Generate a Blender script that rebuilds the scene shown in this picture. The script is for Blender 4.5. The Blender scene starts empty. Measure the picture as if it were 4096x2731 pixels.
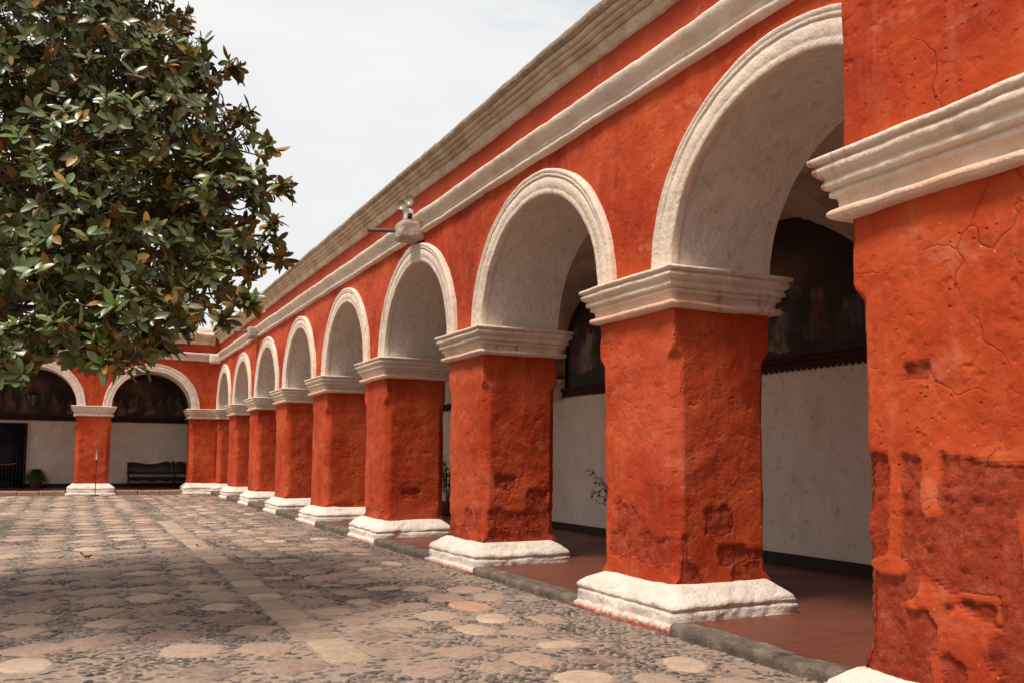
import bpy, math, random
import numpy as np
from mathutils import Matrix, Vector
random.seed(7); RS = np.random.RandomState(11)
C = bpy.context.scene.collection
PI = math.pi

# ------------------------------------------------------------------ helpers
def hsh(ix, iy, iz, seed):
    n = (ix.astype(np.int64)*374761393 + iy.astype(np.int64)*668265263 + iz.astype(np.int64)*2147483647 + seed*1274126177) & 0xffffffff
    n = ((n ^ (n >> 13)) * 1274126177) & 0xffffffff
    n = ((n ^ (n >> 16)) * 2246822519) & 0xffffffff
    return ((n ^ (n >> 15)) & 0xffffff) / float(0xffffff)
def vn(P, seed=0):
    P = np.asarray(P, float); I = np.floor(P).astype(np.int64); f = P - I; f = f*f*f*(f*(f*6-15)+10)
    r = 0
    for dx in (0, 1):
        wx = f[:, 0] if dx else 1-f[:, 0]
        for dy in (0, 1):
            wy = f[:, 1] if dy else 1-f[:, 1]
            for dz in (0, 1):
                wz = f[:, 2] if dz else 1-f[:, 2]
                r = r + wx*wy*wz*hsh(I[:, 0]+dx, I[:, 1]+dy, I[:, 2]+dz, seed)
    return r*2-1
def fbm(P, scale, octv=3, seed=0):
    P = np.asarray(P, float)*scale; s = 0; a = 1; t = 0
    for k in range(octv):
        s = s + a*vn(P*(2.03**k)+17.3*k, seed+k); t += a; a *= .5
    return s/t
def sst(a, b, x):
    t = np.clip((x-a)/(b-a), 0, 1); return t*t*(3-2*t)

def mk(name, V, Fs, mat, parent=None, smooth=True, col=None, matidx=None):
    V = np.asarray(V, np.float32).reshape(-1, 3)
    Fs = [np.asarray(f, np.int32) for f in Fs if len(f)]
    tot = np.concatenate([np.full(len(f), f.shape[1], np.int32) for f in Fs])
    idx = np.concatenate([f.ravel() for f in Fs])
    st = np.concatenate([[0], np.cumsum(tot)[:-1]]).astype(np.int32)
    me = bpy.data.meshes.new(name)
    me.vertices.add(len(V)); me.vertices.foreach_set('co', V.ravel())
    me.loops.add(len(idx)); me.loops.foreach_set('vertex_index', idx)
    me.polygons.add(len(tot)); me.polygons.foreach_set('loop_start', st); me.polygons.foreach_set('loop_total', tot)
    if smooth: me.polygons.foreach_set('use_smooth', np.ones(len(tot), bool))
    for m in (mat if isinstance(mat, (list, tuple)) else [mat]): me.materials.append(m)
    if matidx is not None: me.polygons.foreach_set('material_index', np.asarray(matidx, np.int32))
    me.update(calc_edges=True); me.validate()
    if col is not None:
        c = np.asarray(col, np.float32)
        if c.shape[1] == 3: c = np.hstack([c, np.ones((len(c), 1), np.float32)])
        a = me.color_attributes.new('Col', 'FLOAT_COLOR', 'POINT'); a.data.foreach_set('color', c.ravel())
    o = bpy.data.objects.new(name, me); C.objects.link(o)
    if parent is not None: o.parent = parent
    return o
def ql(nr, nc, wrap=False, base=0):
    r = np.arange(nr-1)[:, None]; c = np.arange(nc if wrap else nc-1)[None, :]; c2 = (c+1) % nc
    a = r*nc+c; b = r*nc+c2; d = (r+1)*nc+c2; e = (r+1)*nc+c
    return np.stack([a, b, d, e], -1).reshape(-1, 4)+base
class MB:
    """collects pieces of one mesh"""
    def __init__(s): s.V = []; s.F = {3: [], 4: [], 0: []}; s.n = 0; s.col = []
    def add(s, V, F, col=None):
        V = np.asarray(V, float).reshape(-1, 3); F = np.asarray(F)
        s.F.setdefault(F.shape[1], []).append(F+s.n); s.V.append(V); s.n += len(V)
        if col is not None: s.col.append(np.tile(np.asarray(col, float), (len(V), 1)) if np.ndim(col) == 1 else np.asarray(col, float))
        return s
    def box(s, x0, x1, y0, y1, z0, z1, col=None, bev=0.0):
        if bev > 0:
            return s.bbox(x0, x1, y0, y1, z0, z1, bev, col)
        V = [(x, y, z) for z in (z0, z1) for y in (y0, y1) for x in (x0, x1)]
        return s.add(V, [(0, 1, 3, 2), (4, 6, 7, 5), (0, 4, 5, 1), (1, 5, 7, 3), (3, 7, 6, 2), (2, 6, 4, 0)], col)
    def bbox(s, x0, x1, y0, y1, z0, z1, b, col=None):
        def ring(z, i):
            return [(x0+i, y0+i+b, z), (x0+i+b, y0+i, z), (x1-i-b, y0+i, z), (x1-i, y0+i+b, z), (x1-i, y1-i-b, z), (x1-i-b, y1-i, z), (x0+i+b, y1-i, z), (x0+i, y1-i-b, z)]
        V = ring(z0, b)+ring(z0+b, 0)+ring(z1-b, 0)+ring(z1, b)
        s.add(V, ql(4, 8, True), col)
        m = s.n-32
        s.F.setdefault(8, []).append(np.array([[m+k for k in range(7, -1, -1)], [m+24+k for k in range(8)]]))
        return s
    def tube(s, pts, rad, n=8, col=None, cap=True):
        pts = [Vector(p) for p in pts]; V = []
        up = Vector((0, 0, 1))
        for i, p in enumerate(pts):
            d = (pts[min(i+1, len(pts)-1)]-pts[max(i-1, 0)]).normalized()
            a = d.cross(up)
            if a.length < .1: a = d.cross(Vector((1, 0, 0)))
            a.normalize(); b = d.cross(a)
            r = rad[i] if isinstance(rad, (list, tuple)) else rad
            for k in range(n):
                t = 2*PI*k/n; V.append(p+a*(r*math.cos(t))+b*(r*math.sin(t)))
        m = s.n
        s.add([tuple(v) for v in V], ql(len(pts), n, True), col)
        if cap:
            s.F.setdefault(n, []).append(np.array([[m+k for k in range(n)], [m+(len(pts)-1)*n+k for k in range(n-1, -1, -1)]]))
        return s
    def lathe(s, prof, c, n=16, col=None):
        V = [(c[0]+r*math.cos(2*PI*k/n), c[1]+r*math.sin(2*PI*k/n), c[2]+z) for r, z in prof for k in range(n)]
        return s.add(V, ql(len(prof), n, True), col)
    def build(s, name, mat, parent=None, smooth=False):
        Fs = [np.concatenate(v) for k, v in s.F.items() if v]
        return mk(name, np.concatenate(s.V), Fs, mat, parent, smooth, col=np.concatenate(s.col) if s.col else None)
def tag(o, label=None, cat=None, group=None, kind=None):
    if label: o['label'] = label
    if cat: o['category'] = cat
    if group: o['group'] = group
    if kind: o['kind'] = kind
    return o
def empty(name, loc=(0, 0, 0)):
    o = bpy.data.objects.new(name, None); C.objects.link(o); o.location = loc; return o
def rebase(root, loc):
    """put the Empty at the thing's base and keep its parts where they are"""
    root.location = loc
    inv = Matrix.Translation(Vector(loc)).inverted()
    for c in root.children:
        c.matrix_parent_inverse = inv

# ------------------------------------------------------------------ materials
class NT:
    def __init__(s, name):
        s.m = bpy.data.materials.new(name); s.m.use_nodes = True; s.t = s.m.node_tree; s.t.nodes.clear()
        s.out = s.n('ShaderNodeOutputMaterial'); s.b = s.n('ShaderNodeBsdfPrincipled'); s.l(s.b.outputs[0], s.out.inputs[0])
        s.co = s.n('ShaderNodeTexCoord').outputs['Object']
    def n(s, t, **k):
        x = s.t.nodes.new(t)
        for a, b in k.items(): setattr(x, a, b)
        return x
    def l(s, a, b): s.t.links.new(a, b)
    def geo(s): return s.n('ShaderNodeNewGeometry').outputs['Position']
    def mp(s, v, sc=(1, 1, 1), loc=(0, 0, 0)):
        x = s.n('ShaderNodeMapping'); x.inputs['Scale'].default_value = sc; x.inputs['Location'].default_value = loc; s.l(v, x.inputs[0]); return x.outputs[0]
    def noise(s, v, scale, det=4, rough=.55, dist=0):
        x = s.n('ShaderNodeTexNoise'); x.inputs['Scale'].default_value = scale; x.inputs['Detail'].default_value = det
        x.inputs['Roughness'].default_value = rough; x.inputs['Distortion'].default_value = dist; s.l(v, x.inputs['Vector']); return x.outputs['Fac']
    def vor(s, v, scale, feat='F1', out='Distance', rnd=1):
        x = s.n('ShaderNodeTexVoronoi', feature=feat); x.inputs['Scale'].default_value = scale; x.inputs['Randomness'].default_value = rnd
        s.l(v, x.inputs['Vector']); return x.outputs[out]
    def ramp(s, v, pts):
        x = s.n('ShaderNodeValToRGB'); cr = x.color_ramp
        while len(cr.elements) < len(pts): cr.elements.new(.5)
        for e, (p, c) in zip(cr.elements, pts):
            e.position = p; e.color = (c, c, c, 1) if isinstance(c, (int, float)) else (*c, 1)
        s.l(v, x.inputs[0]); return x.outputs[0]
    def mix(s, f, a, b, mode='MIX'):
        x = s.n('ShaderNodeMix', data_type='RGBA', blend_type=mode)
        for i, v in ((0, f), (6, a), (7, b)):
            if isinstance(v, (int, float)): x.inputs[i].default_value = v if i == 0 else (v, v, v, 1)
            elif isinstance(v, tuple): x.inputs[i].default_value = (*v, 1)
            else: s.l(v, x.inputs[i])
        return x.outputs[2]
    def math(s, op, a, b=0.0, c=0.0):
        x = s.n('ShaderNodeMath', operation=op)
        for i, v in enumerate((a, b, c)):
            if isinstance(v, (int, float)): x.inputs[i].default_value = v
            else: s.l(v, x.inputs[i])
        return x.outputs[0]
    def sep(s, v):
        x = s.n('ShaderNodeSeparateXYZ'); s.l(v, x.inputs[0]); return x.outputs
    def attr(s, nm='Col'):
        return s.n('ShaderNodeAttribute', attribute_name=nm).outputs['Color']
    def bump(s, h, dist, strength=1, prev=None):
        x = s.n('ShaderNodeBump'); x.inputs['Strength'].default_value = strength; x.inputs['Distance'].default_value = dist
        s.l(h, x.inputs['Height'])
        if prev is not None: s.l(prev, x.inputs['Normal'])
        return x.outputs[0]
    def fin(s, col, rough=.9, nrm=None, spec=.2):
        if isinstance(col, tuple): s.b.inputs['Base Color'].default_value = (*col, 1)
        else: s.l(col, s.b.inputs['Base Color'])
        if isinstance(rough, (int, float)): s.b.inputs['Roughness'].default_value = rough
        else: s.l(rough, s.b.inputs['Roughness'])
        s.b.inputs['Specular IOR Level'].default_value = spec
        if nrm is not None: s.l(nrm, s.b.inputs['Normal'])
        return s.m

def m_red():
    t = NT('red_limewash'); p = t.geo()
    n1 = t.noise(p, .9, 5, .6); n2 = t.noise(p, 3.1, 5, .6, .2); n3 = t.noise(t.mp(p, (5, 5, .7)), 1.7, 5, .65, .2)
    c = t.ramp(n1, [(.32, (.29, .026, .008)), (.48, (.42, .054, .013)), (.64, (.54, .092, .024))])
    c = t.mix(t.ramp(n2, [(.42, 0.), (.68, .5)]), c, (.40, .032, .009))
    c = t.mix(t.ramp(n3, [(.52, 0.), (.74, .32)]), c, (.56, .17, .09)); n5 = t.noise(p, .45, 4, .55); c = t.mix(t.ramp(n5, [(.48, 0.), (.66, .5)]), c, (.50, .085, .040))          # chalky vertical streaks
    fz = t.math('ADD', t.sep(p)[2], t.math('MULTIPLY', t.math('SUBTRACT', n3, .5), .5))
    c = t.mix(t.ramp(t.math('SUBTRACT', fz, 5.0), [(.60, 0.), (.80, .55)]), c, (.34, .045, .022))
    dab = t.noise(t.mp(p, (1.2, 1.2, 2.2)), 1.3, 4, .7); c = t.mix(t.ramp(dab, [(.60, 0.), (.70, .35)]), c, (.66, .22, .12))
    # bare rough stone under the lost plaster (vertex mask)
    a = t.sep(t.attr())[0]
    n4 = t.noise(p, 9, 7, .72)
    bare = t.ramp(n4, [(.30, (.25, .022, .009)), (.5, (.40, .050, .021)), (.70, (.58, .15, .085))])
    c = t.mix(t.math('MULTIPLY', a, .68), c, bare)
    wp = t.n('ShaderNodeVectorMath', operation='ADD'); nz = t.n('ShaderNodeTexNoise'); nz.inputs['Scale'].default_value = 2.2; nz.inputs['Detail'].default_value = 3
    t.l(p, nz.inputs['Vector']); t.l(p, wp.inputs[0]); sc_ = t.n('ShaderNodeVectorMath', operation='SCALE'); sc_.inputs['Scale'].default_value = .38; t.l(nz.outputs['Color'], sc_.inputs[0]); t.l(sc_.outputs[0], wp.inputs[1])
    ck = t.ramp(t.vor(wp.outputs[0], .9, 'DISTANCE_TO_EDGE'), [(.0, 1.), (.005, 0.)]); ck = t.math('MULTIPLY', ck, t.ramp(t.noise(p, .8, 3), [(.53, 0.), (.64, 1.)]))
    c = t.mix(t.math('MULTIPLY', ck, .25), c, (.16, .02, .008))
    pts = t.noise(p, 38, 3, .5)
    c = t.mix(t.ramp(pts, [(.735, 0.), (.75, .7)]), c, (.62, .42, .28))       # chips
    vo = t.vor(p, 13); pit = t.ramp(vo, [(.0, 0.), (.16, 1.)])
    pm = t.ramp(t.noise(p, 1.6, 3), [(.50, 1.), (.64, 0.)])
    pit = t.math('MAXIMUM', pit, pm)
    c = t.mix(t.math('MULTIPLY', t.math('SUBTRACT', 1., pit), .55), c, (.14, .012, .005))
    h1 = t.noise(p, 4.2, 5, .55); h2 = t.noise(p, 24, 6, .72); h3 = t.noise(p, 11, 2, .4)
    nb = t.bump(h1, .050, .7); nb = t.bump(t.ramp(h3, [(.60, 0.), (.78, 1.)]), -.014, .6, nb); nb = t.bump(h2, .006, .6, nb)
    nb = t.bump(t.math('MULTIPLY', h2, a), .035, 1, nb)
    nb = t.bump(pit, .02, .8, nb); nb = t.bump(ck, -.012, .7, nb)
    return t.fin(c, .88, nb, .18)
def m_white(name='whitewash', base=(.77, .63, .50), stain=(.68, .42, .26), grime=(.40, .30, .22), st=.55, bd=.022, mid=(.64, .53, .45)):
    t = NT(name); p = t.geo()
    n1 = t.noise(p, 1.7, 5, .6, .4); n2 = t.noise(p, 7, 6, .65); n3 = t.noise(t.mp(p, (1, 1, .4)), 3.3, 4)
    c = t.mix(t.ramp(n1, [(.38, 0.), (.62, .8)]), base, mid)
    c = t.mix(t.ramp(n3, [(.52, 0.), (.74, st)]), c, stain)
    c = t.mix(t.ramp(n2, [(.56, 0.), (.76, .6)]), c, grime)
    if name == 'whitewash':
        c = t.mix(t.math('MULTIPLY', t.sep(t.attr())[0], .75), c, (.74, .34, .19))
        sk = t.noise(t.mp(p, (9, 9, .8)), 1.1, 3, .6); pk = t.ramp(t.noise(p, .55, 2), [(.52, 0.), (.62, 1.)])
        c = t.mix(t.math('MULTIPLY', t.ramp(sk, [(.56, 0.), (.66, .75)]), pk), c, (.50, .17, .10))
    h = t.noise(p, 9, 6, .62); h2 = t.noise(p, 40, 4, .6)
    nb = t.bump(h, bd*1.6, .8); nb = t.bump(h2, bd*.35, .6, nb)
    return t.fin(c, .9, nb, .2)
def m_base():
    t = NT('whitewashed_base'); p = t.geo(); z = t.sep(p)[2]
    n1 = t.noise(p, 3, 5, .6, .5); n2 = t.noise(p, 14, 6, .7)
    c = t.mix(t.ramp(n1, [(.4, 0.), (.62, .7)]), (.80, .70, .62), (.62, .54, .45))
    c = t.mix(t.ramp(n2, [(.56, 0.), (.74, .55)]), c, (.62, .40, .30))
    hz = t.math('ADD', z, t.math('MULTIPLY', t.math('SUBTRACT', n2, .5), .22))
    c = t.mix(t.ramp(hz, [(.02, .95), (.10, 0.)]), c, (.42, .10, .05))     # red earth splashed on the foot
    nb = t.bump(t.noise(p, 8, 6, .7), .055, .9); nb = t.bump(t.noise(p, 45, 4), .006, .6, nb)
    return t.fin(c, .88, nb, .2)
def m_cornice():
    t = NT('weathered_cornice_stone'); p = t.geo()
    a = t.sep(t.attr())[0]
    n1 = t.noise(p, 2.6, 6, .65, .5); n2 = t.noise(p, 16, 6, .7)
    cream = t.mix(t.ramp(n1, [(.4, 0.), (.65, 1.)]), (.74, .60, .44), (.54, .40, .26))
    dirt = t.ramp(n2, [(.3, (.19, .135, .095)), (.55, (.34, .25, .175)), (.8, (.52, .41, .30))])
    c = t.mix(t.math('MULTIPLY_ADD', t.math('SUBTRACT', n1, .5), .7, a), cream, dirt)
    nb = t.bump(t.noise(p, 8, 6, .68), .05, .8); nb = t.bump(n2, .02, .8, nb)
    return t.fin(c, .93, nb, .1)
def m_floor():
    t = NT('wet_red_tile'); p = t.geo()
    br = t.n('ShaderNodeTexBrick'); br.inputs['Scale'].default_value = 1; br.inputs['Mortar Size'].default_value = .004
    br.inputs['Brick Width'].default_value = .5; br.inputs['Row Height'].default_value = .1
    br.inputs['Color1'].default_value = (.17, .048, .027, 1); br.inputs['Color2'].default_value = (.13, .036, .022, 1); br.inputs['Mortar'].default_value = (.035, .012, .008, 1)
    t.l(t.mp(p), br.inputs['Vector'])
    n = t.noise(p, 1.3, 5); c = t.mix(t.ramp(n, [(.4, 0.), (.7, .6)]), br.outputs['Color'], (.14, .045, .028))
    r = t.ramp(n, [(.3, .36), (.7, .6)])
    nb = t.bump(br.outputs['Fac'], .002, -.6); nb = t.bump(t.noise(p, 8, 4), .004, .5, nb)
    return t.fin(c, r, nb, .45)
def m_kerb():
    t = NT('dark_kerb_stone'); p = t.geo(); n = t.noise(p, 5, 6, .65); n2 = t.noise(p, 40, 5, .7)
    c = t.ramp(n, [(.3, (.070, .052, .040)), (.5, (.130, .098, .076)), (.72, (.24, .18, .14))])
    c = t.mix(t.ramp(n2, [(.58, 0.), (.7, .6)]), c, (.32, .26, .21))
    nb = t.bump(n, .03, .7); nb = t.bump(n2, .008, .9, nb)
    return t.fin(c, .85, nb, .25)
def m_pave(name, rough=.8, sc=22, gain=1.0, spec=.3):
    t = NT(name); p = t.geo(); c0 = t.attr()
    n = t.noise(p, sc, 6, .7); n1 = t.noise(p, 2.2, 5, .6)
    c = t.mix(1., c0, t.ramp(n, [(.3, .62*gain), (.52, 1.0*gain), (.75, 1.28*gain)]), 'MULTIPLY')
    c = t.mix(t.ramp(t.noise(p, 5, 6, .7), [(.42, 0.), (.66, .75)]), c, (.37, .265, .195))
    pt = t.ramp(t.vor(p, 60), [(.08, .5), (.2, 0.)])
    c = t.mix(t.math('MULTIPLY', pt, t.ramp(n1, [(.4, 0.), (.6, 1.)])), c, (.06, .045, .035))
    nb = t.bump(n, .022, .9); nb = t.bump(t.noise(p, 70, 4), .005, .8, nb)
    return t.fin(c, rough, nb, spec)
def m_earth():
    t = NT('pebble_bed_mortar'); p = t.geo()
    n = t.noise(p, 1.4, 6, .6); n2 = t.noise(p, 30, 6, .7)
    c = t.ramp(n2, [(.3, (.19, .135, .10)), (.55, (.33, .24, .18)), (.8, (.45, .34, .26))])
    c = t.mix(t.ramp(n, [(.4, 0.), (.68, .5)]), c, (.30, .21, .16))
    vd = t.vor(t.mp(p, (9, 12, 9)), 1.); pb = t.ramp(vd, [(.0, 1.), (.45, .6), (.6, 0.)])
    vc = t.ramp(t.vor(t.mp(p, (9, 12, 9)), 1., 'F1', 'Color'), [(.2, (.035, .036, .042)), (.6, (.10, .09, .085)), (.9, (.2, .15, .12))])
    c = t.mix(t.ramp(vd, [(.3, .9), (.42, 0.)]), c, vc)
    nb = t.bump(pb, .02, .6); nb = t.bump(n2, .008, .8, nb)
    return t.fin(c, .85, nb, .3)
def m_simple(name, col, rough=.6, spec=.3, var=.25, sc=20, bd=.002, metal=0):
    t = NT(name); n = t.noise(t.geo(), sc, 5)
    c = t.mix(1., col, t.ramp(n, [(.25, 1-var), (.75, 1+var)]), 'MULTIPLY')
    t.b.inputs['Metallic'].default_value = metal
    return t.fin(c, rough, t.bump(n, bd, .6), spec)
def m_vcol(name, rough=.8, spec=.2, bd=.002):
    t = NT(name); n = t.noise(t.geo(), 30, 5)
    c = t.mix(1., t.attr(), t.ramp(n, [(.25, .75), (.75, 1.2)]), 'MULTIPLY')
    return t.fin(c, rough, t.bump(n, bd, .6), spec)
def m_leaf(name, rough, spec):
    t = NT(name); n = t.noise(t.geo(), 60, 3)
    c = t.mix(1., t.attr(), t.ramp(n, [(.25, .8), (.75, 1.2)]), 'MULTIPLY')
    return t.fin(c, rough, None, spec)
def m_rope():
    return m_simple('brass', (.35, .2, .06), .4, .5)
RED = m_red(); WHITE = m_white(); SOFFIT = m_white('grey_limewash', (.78, .69, .61), (.66, .52, .41), (.36, .29, .23), .35, .03, (.68, .60, .53))
BACK = m_white('old_white_wall', (.85, .75, .65), (.62, .49, .36), (.30, .22, .15), .5, .012, (.76, .67, .58)); BASE = m_base(); CORN = m_cornice()
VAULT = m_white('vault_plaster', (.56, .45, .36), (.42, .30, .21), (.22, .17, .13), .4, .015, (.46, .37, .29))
FLOOR = m_floor(); KERB = m_kerb(); STONE = m_pave('paving_stone', .82, 20); PEB = m_pave('river_pebble', .5, 30, 1.0, .4); EARTH = m_earth()
DARKWOOD = m_simple('dark_wood', (.042, .028, .020), .45, .4, .4, 9); IRON = m_simple('black_iron', (.015, .015, .016), .5, .4)
MAROON = m_simple('maroon_trim', (.050, .014, .010), .7, .2); DARK = m_simple('dark_opening', (.006, .006, .006), .8, .1)
GREYMET = m_simple('dull_metal', (.16, .145, .12), .45, .5, .25, 25, .001, .6); PLASTIC = m_simple('white_plastic', (.68, .68, .70), .4, .5, .05)
LENS = m_simple('lamp_glass', (.30, .28, .15), .2, .6, .1); TERRA = m_simple('terracotta', (.20, .085, .045), .8, .2)
SPOUT = m_white('spout_stone', (.50, .41, .34), (.45, .30, .2), (.22, .17, .13), .5, .03, (.36, .29, .235))
BARK = m_simple('grey_bark', (.115, .088, .066), .9, .1, .35, 14, .01)
LEAFT = m_leaf('magnolia_leaf', .34, .5); LEAFB = m_leaf('magnolia_leaf_underside', .75, .15)
PAINT = m_vcol('old_oil_painting', .55, .3); FRESCO = m_vcol('painted_plaster', .85, .15)
ROOFST = m_simple('rubble_roof_stone', (.46, .38, .30), .95, .1, .35, 9, .03)

# ------------------------------------------------------------------ heights
def zg(y): return .0026*np.maximum(0, np.asarray(y, float)-5)         # courtyard rises gently
def zf(y): return .092+.0044*np.maximum(0, np.asarray(y, float)-5)    # gallery floor
XW, XI, XB = 5.22, 6.42, 9.28        # long wing: outer face, inner face, back wall
D, DI, DB = 37.76, 38.9, 41.8        # end wing
ZC = 3.478; ZTOP = 6.62
# pier limits along the wing
PIERS = [(7.08, 8.42), (11.58, 12.90), (16.02, 17.38), (20.38, 21.76), (24.74, 26.10), (29.06, 30.45), (33.40, 34.74)]
ARCH = [(3.90, 7.06)]+[(PIERS[i][1]-.03, PIERS[i+1][0]+.0) for i in range(6)]+[(34.71, 37.44)]
# world transforms (u along the wall, v into the wall, z)
TL = lambda P: np.stack([XW+P[:, 1], P[:, 0], P[:, 2]], 1)
TE = lambda P: np.stack([P[:, 0], D+P[:, 1], P[:, 2]], 1)

# ------------------------------------------------------------------ walls with arches
def ell(u0, u1, h, t, off=0.0):
    m = (u0+u1)/2; r = (u1-u0)/2
    return m-(r+off)*np.cos(t), ZC-.02+(h+off)*np.sin(t)
def bay_sheet(T, a, b, u0, u1, h, v, ztop, nt, nr, amp, seed, flat=False):
    """wall around one arch: bay limits a..b, opening u0..u1; grid from the arch curve to the rectangle"""
    t = np.linspace(0, PI, nt)
    iu, iz = ell(u0, u1, h, t, .0)
    m = (u0+u1)/2; zb = ZC-.02
    # rays to rectangle
    du, dz = -np.cos(t), np.sin(t)+1e-9
    ou = np.where(du < 0, a, b); k1 = (ou-m)/np.where(np.abs(du) < 1e-6, 1e-6, du); k1 = np.where(k1 <= 0, 1e9, k1)
    k2 = (ztop-zb)/dz; k = np.minimum(k1, k2)
    eu, ez = m+du*k, zb+dz*k
    # snap nearest samples to the rectangle's corners
    for cu in (a, b):
        j = np.argmin((eu-cu)**2+(ez-ztop)**2); eu[j] = cu; ez[j] = ztop
    s = np.linspace(0, 1, nr)[:, None]
    U = iu[None]*(1-s)+eu[None]*s; Z = iz[None]*(1-s)+ez[None]*s
    P = np.stack([U.ravel(), np.full(U.size, v), Z.ravel()], 1)
    W = T(P)
    d = fbm(W, 1.3, 3, seed)*amp+fbm(W, 6, 3, seed+5)*amp*.45
    P[:, 1] += d
    return T(P), ql(nr, nt)
def wall_mesh(name, T, bays, v, ztop, mat, parent, amp, seed, dens=1.0):
    mb = MB()
    for (a, b, u0, u1, h, q) in bays:
        V, F = bay_sheet(T, a, b, u0, u1, h, v, ztop, int(90*q*dens)+1, int(46*q*dens), amp, seed)
        mb.add(V, F, (0., 0., 0.))
    return mb.build(name, mat, parent, True)
def soffit(T, u0, u1, h, v0, v1, mat, parent, seed, q):
    nt, nv = int(80*q), int(26*q)
    t = np.linspace(0, PI, nt)[:, None]; s = np.linspace(0, 1, nv)[None]
    u, z = ell(u0, u1, h, t); U = u+0*s; Z = z+0*s; Vv = v0+(v1-v0)*s+0*t
    P = np.stack([U.ravel(), Vv.ravel(), Z.ravel()], 1); W = T(P)
    d = fbm(W, 1.7, 3, seed)*.014+fbm(W, 7, 2, seed+3)*.006
    m = (u0+u1)/2; r = np.stack([P[:, 0]-m, 0*d, P[:, 2]-(ZC-.02)], 1); r /= np.linalg.norm(r, axis=1)[:, None]
    P += r*(d[:, None]+.006)
    # jambs reach down into the capital
    P[:nv, 2] -= .1; P[-nv:, 2] -= .1
    return mk('arch_soffit', T(P), [ql(nt, nv)], mat, parent)
RINGP = [(-.01, .03), (-.012, -.050), (.0, -.060), (.05, -.062), (.060, -.056), (.072, -.064), (.19, -.066), (.198, -.058), (.208, -.074), (.235, -.080), (.244, -.070), (.254, -.078), (.278, -.086), (.297, -.074), (.305, -.04), (.305, .02)]
def archivolt(T, u0, u1, h, mat, parent, seed, q, wmul=1.0):
    nt = int(110*q); t = np.linspace(-.0, PI, nt)
    rows = []
    for off, dv in RINGP:
        u, z = ell(u0, u1, h, t, off*wmul)
        rows.append(np.stack([u, np.full(nt, dv), z], 1))
    # denser cross-section
    R = np.array(rows); P = R.reshape(-1, 3); W = T(P)
    n = fbm(W, 3.2, 3, seed)*.013+fbm(W, 13, 2, seed+2)*.004
    m = (u0+u1)/2; r = np.stack([P[:, 0]-m, 0*n, P[:, 2]-(ZC-.02)], 1); r /= np.linalg.norm(r, axis=1)[:, None]
    P = P+r*n[:, None]; P[:, 1] += fbm(W, 4, 3, seed+9)*.009
    return mk('archivolt', T(P), [ql(len(RINGP), nt)], mat, parent)

def frame_path(x0, x1, y0, y1, seg):
    """points round a rectangle with outward mitre directions"""
    P = []; N = []
    cs = [(x0, y1), (x0, y0), (x1, y0), (x1, y1)]
    nn = [(-1, 0), (0, -1), (1, 0), (0, 1)]
    for i in range(4):
        a, b = cs[i], cs[(i+1) % 4]; L = math.hypot(b[0]-a[0], b[1]-a[1]); n = max(3, int(L/seg))
        for k in range(n):
            s = k/n; P.append((a[0]+(b[0]-a[0])*s, a[1]+(b[1]-a[1])*s))
            if k == 0:
                p = nn[i-1]; N.append((p[0]+nn[i][0], p[1]+nn[i][1]))
            else: N.append(nn[i])
    return np.array(P), np.array(N, float)
def densify(prof, d):
    out = []
    for a, b in zip(prof[:-1], prof[1:]):
        n = max(1, int(math.ceil(math.hypot(b[0]-a[0], b[1]-a[1])/d)))
        for k in range(n): out.append((a[0]+(b[0]-a[0])*k/n, a[1]+(b[1]-a[1])*k/n))
    out.append(prof[-1]); return out
CAPP = [(-.05, -.395), (.05, -.393), (.085, -.385), (.100, -.366), (.098, -.345), (.080, -.330), (.050, -.326), (.046, -.320), (.048, -.285), (.056, -.262), (.060, -.256), (.088, -.252), (.092, -.222), (.082, -.214), (.086, -.206), (.114, -.202), (.126, -.186), (.126, -.166), (.116, -.152), (.112, -.145), (.120, -.138), (.142, -.125), (.160, -.106), (.166, -.086), (.160, -.068), (.146, -.058), (.146, -.050), (.176, -.044), (.186, -.026), (.180, -.006), (.16, .0), (-.06, .006)]
BASEP = [(.26, -.05), (.268, .05), (.255, .078), (.215, .092), (.216, .185), (.206, .212), (.190, .220), (.200, .232), (.212, .255), (.204, .285), (.178, .318), (.140, .352), (.100, .385), (.060, .42), (.012, .452), (-.05, .45)]
def moulding(name, rect, prof, ztop, mat, parent, seed, amp, seg, lo=None, dz=.02):
    P, N = frame_path(*rect, seg); pr = densify(prof, dz)
    rows = []
    for o, z in pr:
        rows.append(np.column_stack([P+N*o, np.full(len(P), ztop+z)]))
    R = np.array(rows).reshape(-1, 3)
    cx, cy = (rect[0]+rect[1])/2, (rect[2]+rect[3])/2
    NN = np.tile(N/np.linalg.norm(N, axis=1)[:, None], (len(pr), 1))
    n = fbm(R, 2.6, 3, seed)*amp+fbm(R, 11, 3, seed+4)*amp*(.45 if ztop > 2 else .65)
    if ztop < 1:
        jt = np.abs(fbm(R*np.array([1, 1, .25]), 2.2, 2, seed+12)); n = n-.022*sst(.035, .0, jt)
    n2 = fbm(R+31, 2.2, 3, seed+1)*amp*.8
    R[:, :2] += NN*n[:, None]; R[:, 2] += n2
    if lo is not None: R[:, 2] = np.maximum(R[:, 2], lo-.06)
    nr, nc = len(pr), len(P)
    mb = MB(); zr = R[:, 2]-ztop
    tint = (sst(-.385, -.355, zr)*sst(-.315, -.335, zr) if ztop > 2 else zr*0)*np.clip(.75+1.2*fbm(R, 1.3, 3, seed+9), 0, 1)
    mb.add(R, ql(nr, nc, True), np.column_stack([tint, tint, tint]))
    mb.F.setdefault(nc, []).append(np.array([[ (nr-1)*nc+k for k in range(nc)]]))
    return mb.build(name, mat, parent, True)

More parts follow.
